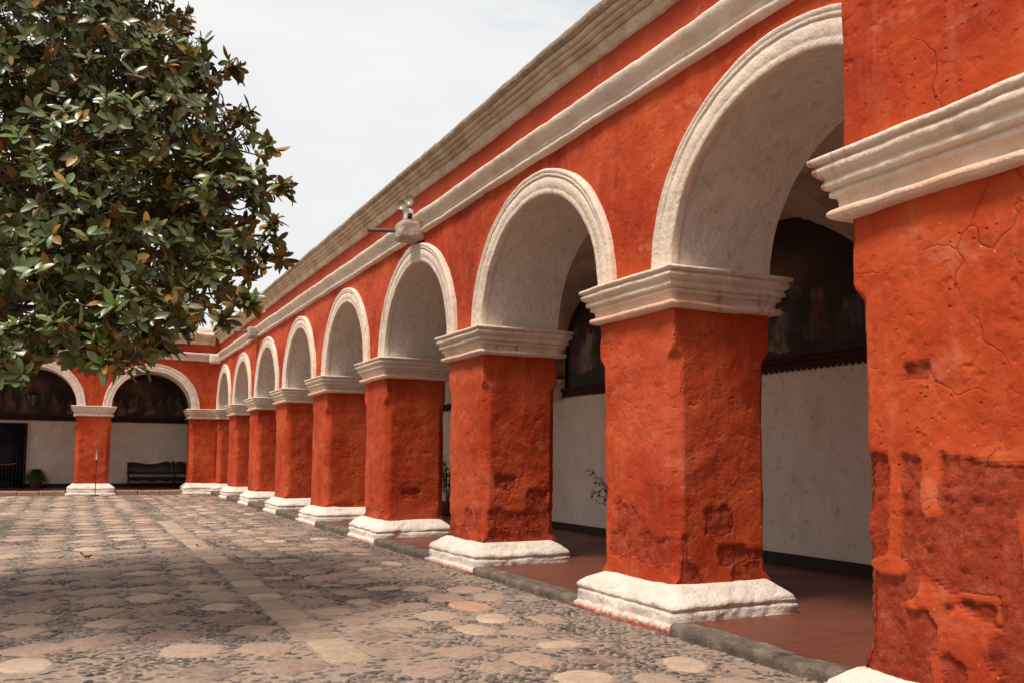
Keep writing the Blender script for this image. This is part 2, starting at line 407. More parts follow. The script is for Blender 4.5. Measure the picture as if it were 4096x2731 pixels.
def shaft(name, rect, z0, z1, mat, parent, seed, seg=.04, ch=.10, er=None, stops=(.10, .42), segz=None):
    """red pier shaft: chamfered corners that stop below the capital and above the base"""
    x0, x1, y0, y1 = rect; segz = segz or seg
    nz = int((z1-z0)/segz)+1; zs = np.linspace(z0, z1, nz)
    lx, ly = x1-x0, y1-y0; nx, ny, nc = max(4, int(lx/seg)), max(4, int(ly/seg)), max(3, int(.14/seg))
    rows = []; nrm = []
    for z in zs:
        c = ch*float(sst(z0+.04, z0+.04+stops[0]+.02, z)*(1-sst(z1-stops[1]-.10, z1-stops[1]+.02, z)))+.012
        pts = []; ns = []
        cs = [(x0, y1), (x0, y0), (x1, y0), (x1, y1)]; dirs = [(0, -1), (1, 0), (0, 1), (-1, 0)]; nn = [(-1, 0), (0, -1), (1, 0), (0, 1)]
        for i in range(4):
            n = ny if i % 2 == 0 else nx; L = ly if i % 2 == 0 else lx
            a = cs[i]; d = dirs[i]
            for k in range(n+1):
                s = c+(L-2*c)*k/n; pts.append((a[0]+d[0]*s, a[1]+d[1]*s)); ns.append(nn[i])
            # chamfer to the next side
            b = cs[(i+1) % 4]; e = dirs[(i+1) % 4]
            p1 = (b[0]-d[0]*c, b[1]-d[1]*c); p2 = (b[0]+e[0]*c, b[1]+e[1]*c)
            q = nn[(i+1) % 4]; m = (nn[i][0]+q[0], nn[i][1]+q[1])
            for k in range(1, nc):
                s = k/nc; pts.append((p1[0]+(p2[0]-p1[0])*s, p1[1]+(p2[1]-p1[1])*s)); ns.append((m[0]*.707, m[1]*.707))
        rows.append(np.column_stack([np.array(pts), np.full(len(pts), z)])); nrm.append(np.array(ns, float))
    R = np.array(rows); ncol = R.shape[1]; R = R.reshape(-1, 3); N = np.concatenate(nrm)
    d = fbm(R, 1.1, 3, seed)*.020+fbm(R, 5, 3, seed+3)*.010+fbm(R, 18, 2, seed+6)*.0035
    R0 = R.copy()
    mask = np.zeros(len(R))
    if er: mask = er(R0, N)
    d = d-mask*(.030)+mask*(np.abs(fbm(R0, 14, 3, seed+8))*.034+fbm(R0, 4, 2, seed+2)*.018)
    R[:, :2] += N*d[:, None]
    col = np.column_stack([mask, mask, mask])
    mb = MB(); mb.add(R, ql(nz, ncol, True), col)
    mb.F.setdefault(ncol, []).append(np.array([[(nz-1)*ncol+k for k in range(ncol)]]))
    return mb.build(name, mat, parent, True)
def block_erosion(zmax, dens, seed, bw=.36, bh=.29):
    """plaster lost stone by stone on the lower courses"""
    def f(R, N):
        side = np.abs(N[:, 0]) > .8
        u = np.where(side, R[:, 1], R[:, 0]+.37*(np.abs(N[:, 1]) > .8))
        zz = R[:, 2]+fbm(R, 5, 3, seed)*.06; uu = u+fbm(R+5, 5, 3, seed+1)*.07
        row = np.floor(zz/bh); off = (row % 2)*.5
        cu = uu/bw+off; cell = np.floor(cu)
        h = hsh(cell, row, np.where(side, 1., 2.).astype(np.int64)+0*cell.astype(np.int64), seed)
        fu = cu-cell; fz = zz/bh-row
        edge = np.minimum(np.minimum(fu, 1-fu)*bw, np.minimum(fz, 1-fz)*bh)
        prob = dens*sst(zmax, zmax*.55, R[:, 2]) if False else dens*np.clip((zmax-R[:, 2])/(zmax*.55), 0, 1)
        m = (h < prob)*sst(.002, .018, edge+fbm(R, 9, 3, seed+4)*.045)
        return m*(np.abs(N).max(1) > .8)
    return f
def p0_erosion(R, N):
    """big near pier: plaster survives in sheets and drips along the joints, rough stone below"""
    side = np.abs(N[:, 0]) > .6; u = np.where(side, R[:, 1], 3.9+R[:, 0]-4.2); z = R[:, 2]
    wob = fbm(R, 5, 3, 3)*.05+fbm(R, 17, 2, 6)*.02
    line = 1.60+.06*np.sin((u-3.0)*2.1)+wob*.9
    m = sst(.0, .018, line-z)
    def rem(cond): 
        nonlocal m
        m = m*(1-cond)
    uu = u+wob*.55; zz = z+wob*.45
    rem(sst(.055, .04, np.abs(uu-3.66))*sst(.95, .98, zz))                          # drip left
    rem(sst(.07, .05, np.abs(uu-3.42))*sst(1.28, 1.31, zz))
    rem(sst(.11, .09, np.sqrt(((uu-3.69)/1.5)**2+((zz-1.0)*1.5)**2)))            # splash
    rem(sst(.03, .018, np.abs(zz-.90+(uu-3.1)*.05))*sst(3.44, 3.42, uu)*sst(2.98, 3.0, uu))
    rem(sst(.045, .03, np.abs(uu-3.40))*sst(.74, .77, zz)*sst(.93, .90, zz))
    rem(sst(.030, .018, np.abs(uu-3.02))*sst(.78, .80, zz)*sst(.93, .90, zz))
    rem(sst(.05, .035, np.abs(uu-3.40))*sst(.60, .57, zz))
    isl = fbm(R+2, 3.3, 3, 41); rem(sst(.30, .34, isl)*sst(.9, 1.2, z)); rem(sst(.40, .43, isl))
    rem(sst(.04, .03, np.abs(uu-2.86))*sst(1.05, 1.08, zz)*sst(1.5, 1.2, zz))
    rem(sst(.06, .045, np.abs(uu-3.55-.1*(zz-.4)))*sst(.62, .55, zz)*.0)
    # deep joint at z ~1.0
    up = (z > 2.05)*(z < 2.17)*sst(.10, .08, np.abs(uu-3.50))*sst(.0, .02, .055-np.abs(z-2.11))
    return np.clip(np.maximum(m, up), 0, 1)

def pier(parent, rect, zb, seed, q=1.0, er=None, label=None, base=True, zlo=0., htop=ZC, name='pier', brect=None):
    seg = .045/q
    s = shaft(name, rect, zb-.06, htop-.36, RED, parent, seed, seg, er=er)
    if label: s['label'] = label
    c = moulding('capital', rect, CAPP, htop, WHITE, s, seed+40, .014, .05/q)
    b = moulding('base', brect or rect, [(o, z*(zb-zlo)/.452) for o, z in BASEP], zlo, BASE, s, seed+70, .030, .045/q, dz=.02)
    return s

def sweep(name, T, prof, u0, u1, seg, mat, parent, seed, amp, colz=None, seam=0):
    pr = densify(prof, .03); n = int((u1-u0)/seg)+1; us = np.linspace(u0, u1, n)
    R = np.array([np.column_stack([us, np.full(n, -o), np.full(n, z)]) for o, z in pr]); P = R.reshape(-1, 3); W = T(P)
    P[:, 1] += fbm(W, 1.6, 3, seed)*amp+fbm(W, 8, 3, seed+3)*amp*.5
    P[:, 2] += fbm(W+9, .6, 2, seed+5)*amp*1.0+fbm(W+9, 2.4, 3, seed+7)*amp*.7+fbm(W+4, 9, 2, seed+8)*amp*.35
    if seam:
        j = np.abs(((P[:, 0]/seam)+hsh(np.floor(P[:, 0]/seam), 0*P[:, 0], 0*P[:, 0], seed)*.0) % 1-.5)
        P[:, 1] += sst(.49, .5, j)*.015
    col = None
    if colz is not None:
        c = sst(colz[0], colz[1], P[:, 2]); col = np.column_stack([c, c, c])
    return mk(name, T(P), [ql(len(pr), n)], mat, parent, True, col)
STRING = [(-.03, 5.40), (.04, 5.402), (.075, 5.412), (.090, 5.435), (.085, 5.46), (.062, 5.472), (.055, 5.485), (.065, 5.492), (.078, 5.505), (.078, 5.522), (.070, 5.530), (.085, 5.545), (.115, 5.575), (.145, 5.615), (.165, 5.655), (.170, 5.69), (.158, 5.715), (.11, 5.735), (-.03, 5.75)]
CORNP = [(-0.03, 6.135), (0.05, 6.1436), (0.06, 6.1866), (0.075, 6.2039), (0.085, 6.2641), (0.07, 6.2744), (0.075, 6.283), (0.125, 6.2899), (0.135, 6.3175), (0.115, 6.3278), (0.12, 6.3364), (0.17, 6.3433), (0.185, 6.3717), (0.165, 6.3829), (0.17, 6.3915), (0.215, 6.3984), (0.23, 6.4362), (0.215, 6.4517), (0.255, 6.4577), (0.275, 6.4879), (0.275, 6.5309), (0.25, 6.5739), (0.19, 6.6084), (0.08, 6.6342), (-0.1, 6.6428), (-0.5, 6.66)]

# ================================================================== THE LONG WING
LW = empty('arcade_building')
def bayb():
    cs = [1.4]+[(a+b)/2 for a, b in PIERS]+[D]
    return cs
cs = bayb()
HL = [1.45, 1.47, 1.50, 1.48, 1.48, 1.46, 1.44, 1.40]
qual = [1.0, 1.0, .8, .7, .55, .5, .45, .4]
bays = [(cs[i], cs[i+1], ARCH[i][0], ARCH[i][1], HL[i], qual[i]) for i in range(8)]
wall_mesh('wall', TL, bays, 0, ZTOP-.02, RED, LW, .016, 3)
wall_mesh('inner_wall', TL, bays, XI-XW, ZTOP-.1, SOFFIT, LW, .01, 5, .4)
for i, (u0, u1) in enumerate(ARCH):
    soffit(TL, u0, u1, HL[i], -.02, XI-XW+.01, SOFFIT, LW, 20+i, qual[i])
    archivolt(TL, u0, u1, HL[i], WHITE, LW, 60+i, qual[i])
sweep('string_course', TL, STRING, 1.4, D-.15, .06, WHITE, LW, 5, .015)
sweep('cornice', TL, CORNP, 1.4, D-.2, .05, CORN, LW, 8, .020, (6.43, 6.48), seam=1.37)
for i, (a, b) in enumerate(PIERS):
    q = [1.7, 1.4, 1.0, .7, .6, .5, .45][i]
    er = block_erosion([1.55, 1.35, 1.1, .9, .8, .8, .8][i], [.62, .6, .5, .5, .4, .4, .3][i], 100+i)
    pier(LW, (XW, XI, a, b), .405+.004*(a-7), 10+i, q, er, zlo=float(zg(a))-.0, brect=(XW-.01, XI-.12, a-.04, b-(.09 if i == 0 else .02)))
# corner pier
pier(LW, (XW, XI, 37.44, DI), .51, 33, .5, block_erosion(.8, .3, 140), zlo=float(zg(D)))
# near projecting pier
P0 = (4.235, XI, 1.5, 3.93)
s0 = shaft('projecting_pier', P0, .34, ZC-.36, RED, LW, 77, .017, ch=.085, er=p0_erosion, stops=(.16, .46), segz=.017)
s0['label'] = 'massive projecting red pier with plaster peeled off its foot'
moulding('capital', P0, [(o*1.0, z) for o, z in CAPP], ZC, WHITE, s0, 88, .017, .022, dz=.012)
moulding('base', P0, [(o*.9, z*.85) for o, z in BASEP], 0., BASE, s0, 89, .022, .04, dz=.03)
up = (4.215, XI, 1.5, 3.95)
def up_er(R, N): return np.zeros(len(R))
shaft('upper_wall', up, ZC-.05, ZTOP, RED, s0, 78, .03, ch=.0, er=up_er)
# gallery back wall, vault, roof
def sheet(name, T, us, zs, v, mat, parent, seed, amp):
    U, Z = np.meshgrid(us, zs); P = np.stack([U.ravel(), np.full(U.size, float(v)), Z.ravel()], 1); W = T(P)
    P[:, 1] += fbm(W, 1.2, 3, seed)*amp
    return mk(name, T(P), [ql(len(zs), len(us))], mat, parent)
sheet('back_wall', TL, np.linspace(-2, DB, 220), np.linspace(0, 5.6, 30), XB-XW, BACK, LW, 4, .02)
sheet('skirting', TL, np.linspace(-2, DB-.02, 120), np.linspace(0, .28, 3), XB-XW-.03, m_simple('dark_skirting', (.035, .018, .013), .6, .3), LW, 4, .008)
def vault(T, name, cu, parent, v0, v1, seed):
    """groin vault, one bay after another"""
    mb = MB()
    for a, b in zip(cu[:-1], cu[1:]):
        n = 34; U, Vv = np.meshgrid(np.linspace(a, b, n), np.linspace(v0, v1, n))
        m, r = (a+b)/2, (b-a)/2-.22; vm, rv = (v0+v1)/2, (v1-v0)/2
        zb = 3.46+1.66*np.sqrt(np.clip(1-((U-m)/r)**2, 0, 1)); za = 3.46+1.66*np.sqrt(np.clip(1-((Vv-vm)/rv)**2, 0, 1))
        Z = np.maximum(za*np.where(np.abs(U-m) > r, 0, 1), zb); Z = np.where(np.abs(U-m) > r, np.maximum(3.3, za-.12), Z)
        P = np.stack([U.ravel(), Vv.ravel(), Z.ravel()], 1); P[:, 2] += fbm(T(P), 1.5, 3, seed)*.015
        mb.add(T(P), ql(n, n))
    return mb.build(name, VAULT, parent, True)
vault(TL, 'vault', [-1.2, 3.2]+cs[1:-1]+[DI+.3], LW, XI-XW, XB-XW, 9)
mb = MB(); mb.box(XW-.0+.05, XB+.3, -2, DB+.3, 6.5, 6.64); mb.build('roof', ROOFST, LW)
# scalloped valance under the paintings
def valance(T, u0, u1, v, z, parent):
    mb = MB(); st = .11; n = int((u1-u0)/st)
    V = []; F = []
    for k in range(n):
        a = u0+k*st; b = a+st
        pts = [(a, z), (b, z)]+[(b-(b-a)*j/6, z-.10-.045*math.sin(PI*j/6)) for j in range(7)]
        m = len(V)
        for (u, zz) in pts: V.append((u, v, zz))
        F.append([m+j for j in range(9)])
    P = T(np.array(V, float)); mb.add(P, np.array(F))
    pr = [(-.0, z+.06), (.05, z+.06), (.06, z+.03), (.05, z-.0), (.02, z-.02), (.0, z-.02)]
    us = np.linspace(u0, u1, 30)
    R = np.array([np.column_stack([us, np.full(30, v-o), np.full(30, zz)]) for o, zz in pr]).reshape(-1, 3)
    mb.add(T(R), ql(len(pr), 30))
    return mb.build('scalloped_valance', MAROON, parent)
valance(TL, -1.9, DB-.1, XB-XW-.035, 3.02, LW)
# consoles carrying the vault at the back wall
def console(T, u, v, parent, seed):
    pr = [(.02, 2.86), (.06, 2.88), (.07, 2.95), (.10, 2.97), (.11, 3.03), (.15, 3.05), (.16, 3.12), (.20, 3.14), (.21, 3.20), (.25, 3.22), (.26, 3.28), (-.05, 3.28)]
    mb = MB()
    rows = []
    for o, z in pr:
        w = .20+o*.55
        rows.append([(u-w, v, z), (u-w, v-o-.1, z), (u+w, v-o-.1, z), (u+w, v, z)])
    P = np.array(rows).reshape(-1, 3); mb.add(T(P), ql(len(pr), 4))
    o = mb.build('console', SOFFIT, parent)
    # painted rib springing above the console
    n = 14; rr = []; col = []
    for k in range(n):
        t = k/(n-1)*PI/2*.85; z = 3.28+1.55*math.sin(t); vv = v-.28-(1.3)*(1-math.cos(t))
        for du in np.linspace(-.26, .26, 9): rr.append((u+du, vv, z))
    P = np.array(rr); W = T(P)
    f = fbm(W, 11, 3, 5); c = np.where((f > .08)[:, None], np.array([.12, .05, .035]), np.array([.42, .34, .26]))
    c = np.where((P[:, 2] > 3.9)[:, None], np.array([[.36, .28, .22]]), c)
    mb = MB(); mb.add(W, ql(n, 9), c)
    P2 = P.copy(); P2[:, 1] += .4; mb.add(T(P2), ql(n, 9), c)
    for e in (0, 8):
        a = P.reshape(n, 9, 3)[:, e]; b = P2.reshape(n, 9, 3)[:, e]
        mb.add(T(np.stack([a, b], 1).reshape(-1, 3)), ql(n, 2), np.repeat(c.reshape(n, 9, 3)[:, e], 2, 0))
    mb.build('painted_rib', FRESCO, parent, True)
    return o
for y in [(a+b)/2 for a, b in PIERS[:4]]: console(TL, y, XB-XW, LW, int(y))
# water spouts
def rough_block(x0, x1, y0, y1, z0, z1, n, amp, seed, name, mat, parent):
    """a worn stone block: cube sphere-ish grid with noise"""
    mb = MB(); cx, cy, cz = (x0+x1)/2, (y0+y1)/2, (z0+z1)/2
    for ax in range(3):
        for sg in (-1, 1):
            a, b = np.meshgrid(np.linspace(-1, 1, n), np.linspace(-1, 1, n)); P = np.zeros((n*n, 3))
            P[:, ax] = sg; P[:, (ax+1) % 3] = a.ravel(); P[:, (ax+2) % 3] = b.ravel()
            nn = (np.abs(P)**6).sum(1)**(1/6); P = P/nn[:, None]*1.0
            W = P*np.array([(x1-x0)/2, (y1-y0)/2, (z1-z0)/2])+np.array([cx, cy, cz])
            d = fbm(W, 6, 3, seed)*amp+fbm(W, 17, 2, seed+1)*amp*.4
            W += P*d[:, None]
            mb.add(W, ql(n, n))
    return mb.build(name, mat, parent, True)
for (x0, x1, y0, y1, z0, z1, pl, py, nm, sd) in [(4.80, 5.24, 14.05, 14.50, 5.27, 5.60, .47, 14.42, 'stubby stone water spout with grey pipe under the spotlight', 3), (4.86, 5.24, 28.95, 29.45, 5.34, 5.72, .42, 29.2, 'squared grey stone water spout near the corner', 6), (4.78, 5.24, 37.10, 37.5, 5.30, 5.66, 0, 37.3, 'white stone water spout in the corner without pipe', 9)]:
    o = rough_block(x0, x1, y0, y1, z0, z1, 12, .022 if sd < 5 else .010, sd, 'water_spout', SPOUT if sd < 8 else WHITE, LW); o['label'] = nm
    if pl:
        m = MB(); zc_ = z1-.13
        m.tube([(x0+.05, py, zc_), (x0-pl, py, zc_-.05)], .036, 12, cap=False); m.tube([(x0-pl, py, zc_-.05), (x0+.05, py, zc_)], .029, 12, cap=False)
        m.build('pipe', GREYMET, o, True)
rebase(LW, (XW, 20, 0))
tag(LW, 'long red arcade wing with white trimmed arches receding down the right of the courtyard', 'building')
for s in LW.children:
    pass

# ================================================================== THE END WING
EW = empty('arcade_building')
EP = [(4.20, 5.30), (.067, 1.29), (-4.05, -2.83), (-8.1, -6.9)]
EA = [(1.27, 4.22), (-2.85, .08), (-6.92, -4.03)]
eb = [5.3, (.067+1.29)/2, (-4.05-2.83)/2, -7.5]
bays = [(eb[i+1], eb[i], EA[i][0], EA[i][1], 1.46, .5) for i in range(3)]
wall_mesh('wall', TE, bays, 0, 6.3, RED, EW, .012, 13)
wall_mesh('inner_wall', TE, bays, DI-D, 6.2, SOFFIT, EW, .01, 15, .4)
for i, (u0, u1) in enumerate(EA):
    soffit(TE, u0, u1, 1.46, -.02, DI-D+.01, SOFFIT, EW, 220+i, .5)
    archivolt(TE, u0, u1, 1.46, WHITE, EW, 260+i, .6, 1.0)
sweep('string_course', TE, STRING, -7.5, XW-.15, .08, WHITE, EW, 25, .010)
sweep('cornice', TE, [(o, z-.06) for o, z in CORNP], -7.5, XW-.2, .08, CORN, EW, 28, .015, (6.5, 6.9))
for i, (a, b) in enumerate(EP[:3]):
    pier(EW, (a, b, D, DI), .53, 310+i, .55, block_erosion(1.3, .35, 150+i), zlo=float(zg(D)))
mb = MB(); mb.box(-8, XB+.3, D+.05, DB+.3, 6.35, 6.5); mb.build('roof', ROOFST, EW)
# lumpy rubble parapet above the cornice
us = np.linspace(-7.5, 5.0, 160); pr = [(.02, 6.50), (.03, 6.60), (-.06, 6.70), (-.2, 6.76), (-.5, 6.80), (-1.0, 6.78), (-1.1, 6.4)]
R = np.array([np.column_stack([us, np.full(160, -o), np.full(160, z)]) for o, z in densify(pr, .06)]).reshape(-1, 3)
W = TE(R); R[:, 1] += fbm(W, 5, 3, 3)*.05; R[:, 2] += fbm(W, 3, 4, 8)*.08
mk('rubble_parapet', TE(R), [ql(len(densify(pr, .06)), 160)], ROOFST, EW)
sheet('back_wall', TE, np.linspace(-8, XB, 120), np.linspace(0, 5.6, 30), DB-D, BACK, EW, 41, .015)
sheet('skirting', TE, np.linspace(-8, XB, 60), np.linspace(0, .42, 3), DB-D-.03, bpy.data.materials['dark_skirting'], EW, 4, .006)
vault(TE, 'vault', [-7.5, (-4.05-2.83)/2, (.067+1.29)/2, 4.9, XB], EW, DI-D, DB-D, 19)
valance(TE, -7.8, XB-.4, DB-D-.035, 3.14, EW)
# door with bars
dr = MB(); dr.box(-3.0, -1.80, DB-.10, DB-.02, .24, 2.84); door = dr.build('door', m_simple('black_door', (.010, .011, .011), .5, .3), EW)
bm_ = MB()
for x in np.linspace(-2.9, -1.9, 9): bm_.tube([(x, DB-.14, .26), (x, DB-.14, 2.55)], .014, 6)
for z in (.45, 1.9, 2.5): bm_.box(-2.98, -1.83, DB-.155, DB-.13, z, z+.035)
bm_.build('bars', IRON, door)
fr = MB(); fr.box(-1.80, -1.70, DB-.12, DB-.03, .24, 2.90); fr.box(-3.1, -1.801, DB-.12, DB-.03, 2.842, 2.90); fr.build('frame', MAROON, door)
rebase(EW, (1, D, 0))
tag(EW, 'red end wing facing the camera across the courtyard, two arches with dark paintings inside', 'building')

rp = tag(MB().tube([(-3.0, DB-.35, 1.22), (-2.7, DB-.36, 1.19), (-2.35, DB-.36, 1.20), (-2.02, DB-.35, 1.26)], .014, 6).build('rope', m_rope(), None, True), 'thin tan rope strung across the dark barred doorway', 'rope')

# roof lantern above the end wing
lt = empty('roof_lantern')
cx, cy = 5.9, 41.2
m = MB(); m.box(cx-.55, cx-.34, cy-.5, cy+.5, 6.62, 7.45); m.box(cx+.34, cx+.55, cy-.5, cy+.5, 6.62, 7.45); m.box(cx-.339, cx+.339, cy+.3, cy+.5, 6.62, 7.45); m.box(cx-.339, cx+.339, cy-.5, cy-.3, 6.62, 6.9); m.build('stone_cheek', ROOFST, lt)
m = MB(); m.lathe([(.60, 0), (.66, .03), (.66, .15), (.6, .24), (.3, .27), (.01, .28)], (cx, cy, 7.452), 20); m.build('stone_cap', ROOFST, lt, True)
m = MB(); m.box(cx-.335, cx+.335, cy-.42, cy-.40, 6.902, 7.448); m.build('window', m_simple('sky_glass', (.30, .36, .40), .15, .6, .05), lt)
rebase(lt, (cx, cy, 6.62)); tag(lt, 'small stone roof lantern with pale window above the inner corner', 'skylight')

# ================================================================== GROUND
PEBBLE_COLS = np.array([(.045, .044, .046), (.07, .066, .068), (.11, .10, .10), (.16, .135, .12), (.20, .15, .125), (.11, .075, .068), (.25, .20, .165)])
def ground():
    ux = np.concatenate([np.linspace(-60, -8, 8), np.linspace(-7, 5.19, 170), [9.4]]); uy = np.concatenate([np.linspace(-40, 3, 10), np.linspace(3.3, D+.02, 460)])
    X, Y = np.meshgrid(ux, uy); P = np.stack([X.ravel(), Y.ravel(), 0*X.ravel()], 1)
    P[:, 2] = zg(P[:, 1])+fbm(P, .7, 2, 1)*.012-.003+fbm(P, 2.6, 3, 14)*.008
    tag(mk('ground', P, [ql(len(uy), len(ux))], EARTH), 'packed earth and mortar between the cobbles', None, None, 'structure')
ground()
def gz(X, Y):
    P = np.stack([X, Y, 0*X], 1); return zg(Y)+fbm(P, .7, 2, 1)*.012-.004
stones = []   # (cx, cy, rx, ry, power, rot, kind)
rng = np.random.RandomState(5)
# diamonds on the left of the slab strip
for c in range(-9, 4):
    x = 1.53-.6*(3-c)+.0; ph = rng.rand()*.12+(.3 if False else 0)
    y = 3.2+ph
    while y < D-.35:
        if rng.rand() > .05:
            stones.append((x+rng.normal()*.045, y+rng.normal()*.04, (.262+rng.normal()*.034), .315+rng.normal()*.045, 1.02+rng.rand()*.40, rng.normal()*.16, 0))
        y += .745+rng.normal()*.02
# squarish stones between strip and kerb, staggered
for c in range(0, 5):
    x = 2.50+c*.46; y = 3.0+(c % 2)*.37+rng.rand()*.1
    while y < D-.35:
        if rng.rand() > (.10 if c < 4 else .35):
            stones.append((x+rng.normal()*.03, y+rng.normal()*.03, .190+rng.normal()*.026, .22+rng.normal()*.045, 1.7+rng.rand()*2.0, rng.normal()*.14, 1))
        y += .70+rng.normal()*.03
# strip slabs
y = 6.95
while y < 22.6:
    L = .42+rng.rand()*.3; stones.append((2.035+rng.normal()*.01, y+L/2, .185, L/2-.012, 8, rng.normal()*.02, 2)); y += L
S = np.array([s[:6] for s in stones])
def build_stones():
    n = 26; rings = [(1.0, -.012), (.965, .004), (.88, .0115), (.6, .015), (.25, .016)]
    t = np.linspace(0, 2*PI, n, endpoint=False)
    V = []; F = []; col = []; base = 0; tv = []
    K = len(stones); nv = n*len(rings)
    VV = np.zeros((K, nv, 3)); CC = np.zeros((K, nv, 3)); 
    pal = np.array([(.43, .30, .225), (.37, .25, .19), (.55, .40, .30), (.31, .205, .16), (.22, .15, .12), (.42, .27, .20)])
    for i, (cx, cy, rx, ry, pw, rot, kd) in enumerate(stones):
        ct, st = np.cos(t), np.sin(t)
        rad = (np.abs(ct)**pw+np.abs(st)**pw)**(-1/pw)
        wv = rng.normal(size=n); wv = wv*.5+np.roll(wv, 1)*.5+np.roll(wv, -1)*.5; rad = rad*(1+wv*(.075 if kd < 2 else .018))
        c = pal[rng.choice(6, p=[.25, .22, .13, .18, .12, .10])]*(1+rng.normal()*.07)
        if kd == 2: c = np.array([.41, .295, .21])*(1+rng.normal()*.17)
        if kd == 1 and cx > 3.9 and rng.rand() < .22: c = np.array([.44, .23, .14])*(1+rng.normal()*.1)
        hh = rng.normal()*.003; tx, ty = rng.normal()*.012, rng.normal()*.012
        for r, (k, z) in enumerate(rings):
            lx, ly = rx*rad*ct*k, ry*rad*st*k
            VV[i, r*n:(r+1)*n, 0] = cx+lx*math.cos(rot)-ly*math.sin(rot)
            VV[i, r*n:(r+1)*n, 1] = cy+lx*math.sin(rot)+ly*math.cos(rot)
            VV[i, r*n:(r+1)*n, 2] = z+hh+lx*tx+ly*ty
            CC[i, r*n:(r+1)*n] = c
    P = VV.reshape(-1, 3); P[:, 2] += gz(P[:, 0], P[:, 1])+fbm(P, 8, 3, 77)*.005
    q = ql(len(rings), n, True); F = (q[None]+(np.arange(K)*nv)[:, None, None]).reshape(-1, 4)
    cap = (np.arange((len(rings)-1)*n, len(rings)*n)[None]+(np.arange(K)*nv)[:, None])
    return mk('paving_stones', P, [F, cap], STONE, None, True, CC.reshape(-1, 3))
tag(build_stones(), 'flat tan diamond and square stones set in the courtyard paving', None, None, 'structure')
def build_pebbles(y0, y1, x0, x1, sp, hi, name):
    sy = sp*.78
    X, Y = np.meshgrid(np.arange(x0, x1, sp), np.arange(y0, y1, sy))
    X = X+(np.arange(X.shape[0]) % 2)[:, None]*sp*.5
    X = (X+rng.uniform(-.28, .28, X.shape)*sp).ravel(); Y = (Y+rng.uniform(-.28, .28, Y.shape)*sy).ravel()
    # drop pebbles that fall on stones
    keep = np.ones(len(X), bool)
    for (cx, cy, rx, ry, pw, rot) in S:
        if cy < y0-1 or cy > y1+1: continue
    order = np.argsort(Y); Xs, Ys = X[order], Y[order]; kp = np.ones(len(Xs), bool)
    for (cx, cy, rx, ry, pw, rot) in S:
        a = np.searchsorted(Ys, cy-ry-.06); b = np.searchsorted(Ys, cy+ry+.06)
        if b <= a: continue
        dx = (Xs[a:b]-cx); dy = (Ys[a:b]-cy)
        u = np.abs(dx*math.cos(rot)+dy*math.sin(rot))/(rx+.018); v = np.abs(-dx*math.sin(rot)+dy*math.cos(rot))/(ry+.018)
        kp[a:b] &= (u**pw+v**pw) > 1
    # bald mortar patches
    Xs, Ys = Xs[kp], Ys[kp]
    bald = fbm(np.stack([Xs, Ys, 0*Xs], 1), 1.3, 3, 55); k2 = rng.rand(len(Xs)) > np.clip((bald-.02)*3.4, 0, .88)
    Xs, Ys = Xs[k2], Ys[k2]; K = len(Xs)
    n = 8 if hi else 6
    t = np.linspace(0, 2*PI, n, endpoint=False)+rng.rand(K, 1)*1
    jit = 1+rng.normal(size=(K, n))*.08
    A = sp*(.30+rng.rand(K, 1)*.30); B = A*(.42+rng.rand(K, 1)*.35); ro = rng.normal(size=(K, 1))*.5
    H = .006+rng.rand(K, 1)*.009
    rings = [(1., -.3), (.80, .62), (.42, .95)] if hi else [(1., -.25), (.6, .85)]
    VV = np.zeros((K, len(rings)*n, 3))
    for r, (k, z) in enumerate(rings):
        lx, ly = A*k*np.cos(t)*jit, B*k*np.sin(t)*jit
        VV[:, r*n:(r+1)*n, 0] = Xs[:, None]+lx*np.cos(ro)-ly*np.sin(ro)
        VV[:, r*n:(r+1)*n, 1] = Ys[:, None]+lx*np.sin(ro)+ly*np.cos(ro)
        VV[:, r*n:(r+1)*n, 2] = H*z
    P = VV.reshape(-1, 3); P[:, 2] += np.repeat(gz(Xs, Ys), len(rings)*n)
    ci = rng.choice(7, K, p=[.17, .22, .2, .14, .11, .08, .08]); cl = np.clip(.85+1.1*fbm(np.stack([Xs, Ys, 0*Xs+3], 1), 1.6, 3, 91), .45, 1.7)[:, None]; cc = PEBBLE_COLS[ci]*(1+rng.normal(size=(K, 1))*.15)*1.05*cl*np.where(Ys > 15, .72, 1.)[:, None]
    nv = len(rings)*n
    q = ql(len(rings), n, True); F = (q[None]+(np.arange(K)*nv)[:, None, None]).reshape(-1, 4)
    cap = (np.arange((len(rings)-1)*n, len(rings)*n)[None]+(np.arange(K)*nv)[:, None])
    o = mk(name, P, [F, cap], PEB, None, True, np.repeat(np.clip(cc, .01, 1), nv, 0))
    return o
tag(build_pebbles(4.2, 15, -2.6, 4.97, .082, True, 'pebbles'), 'dark river pebbles set between the paving stones nearby', 'pebbles', None, 'stuff')
tag(build_pebbles(15, D-.1, -4.2, 4.97, .10, False, 'pebbles'), 'dark river pebbles set between the paving stones further off', 'pebbles', None, 'stuff')

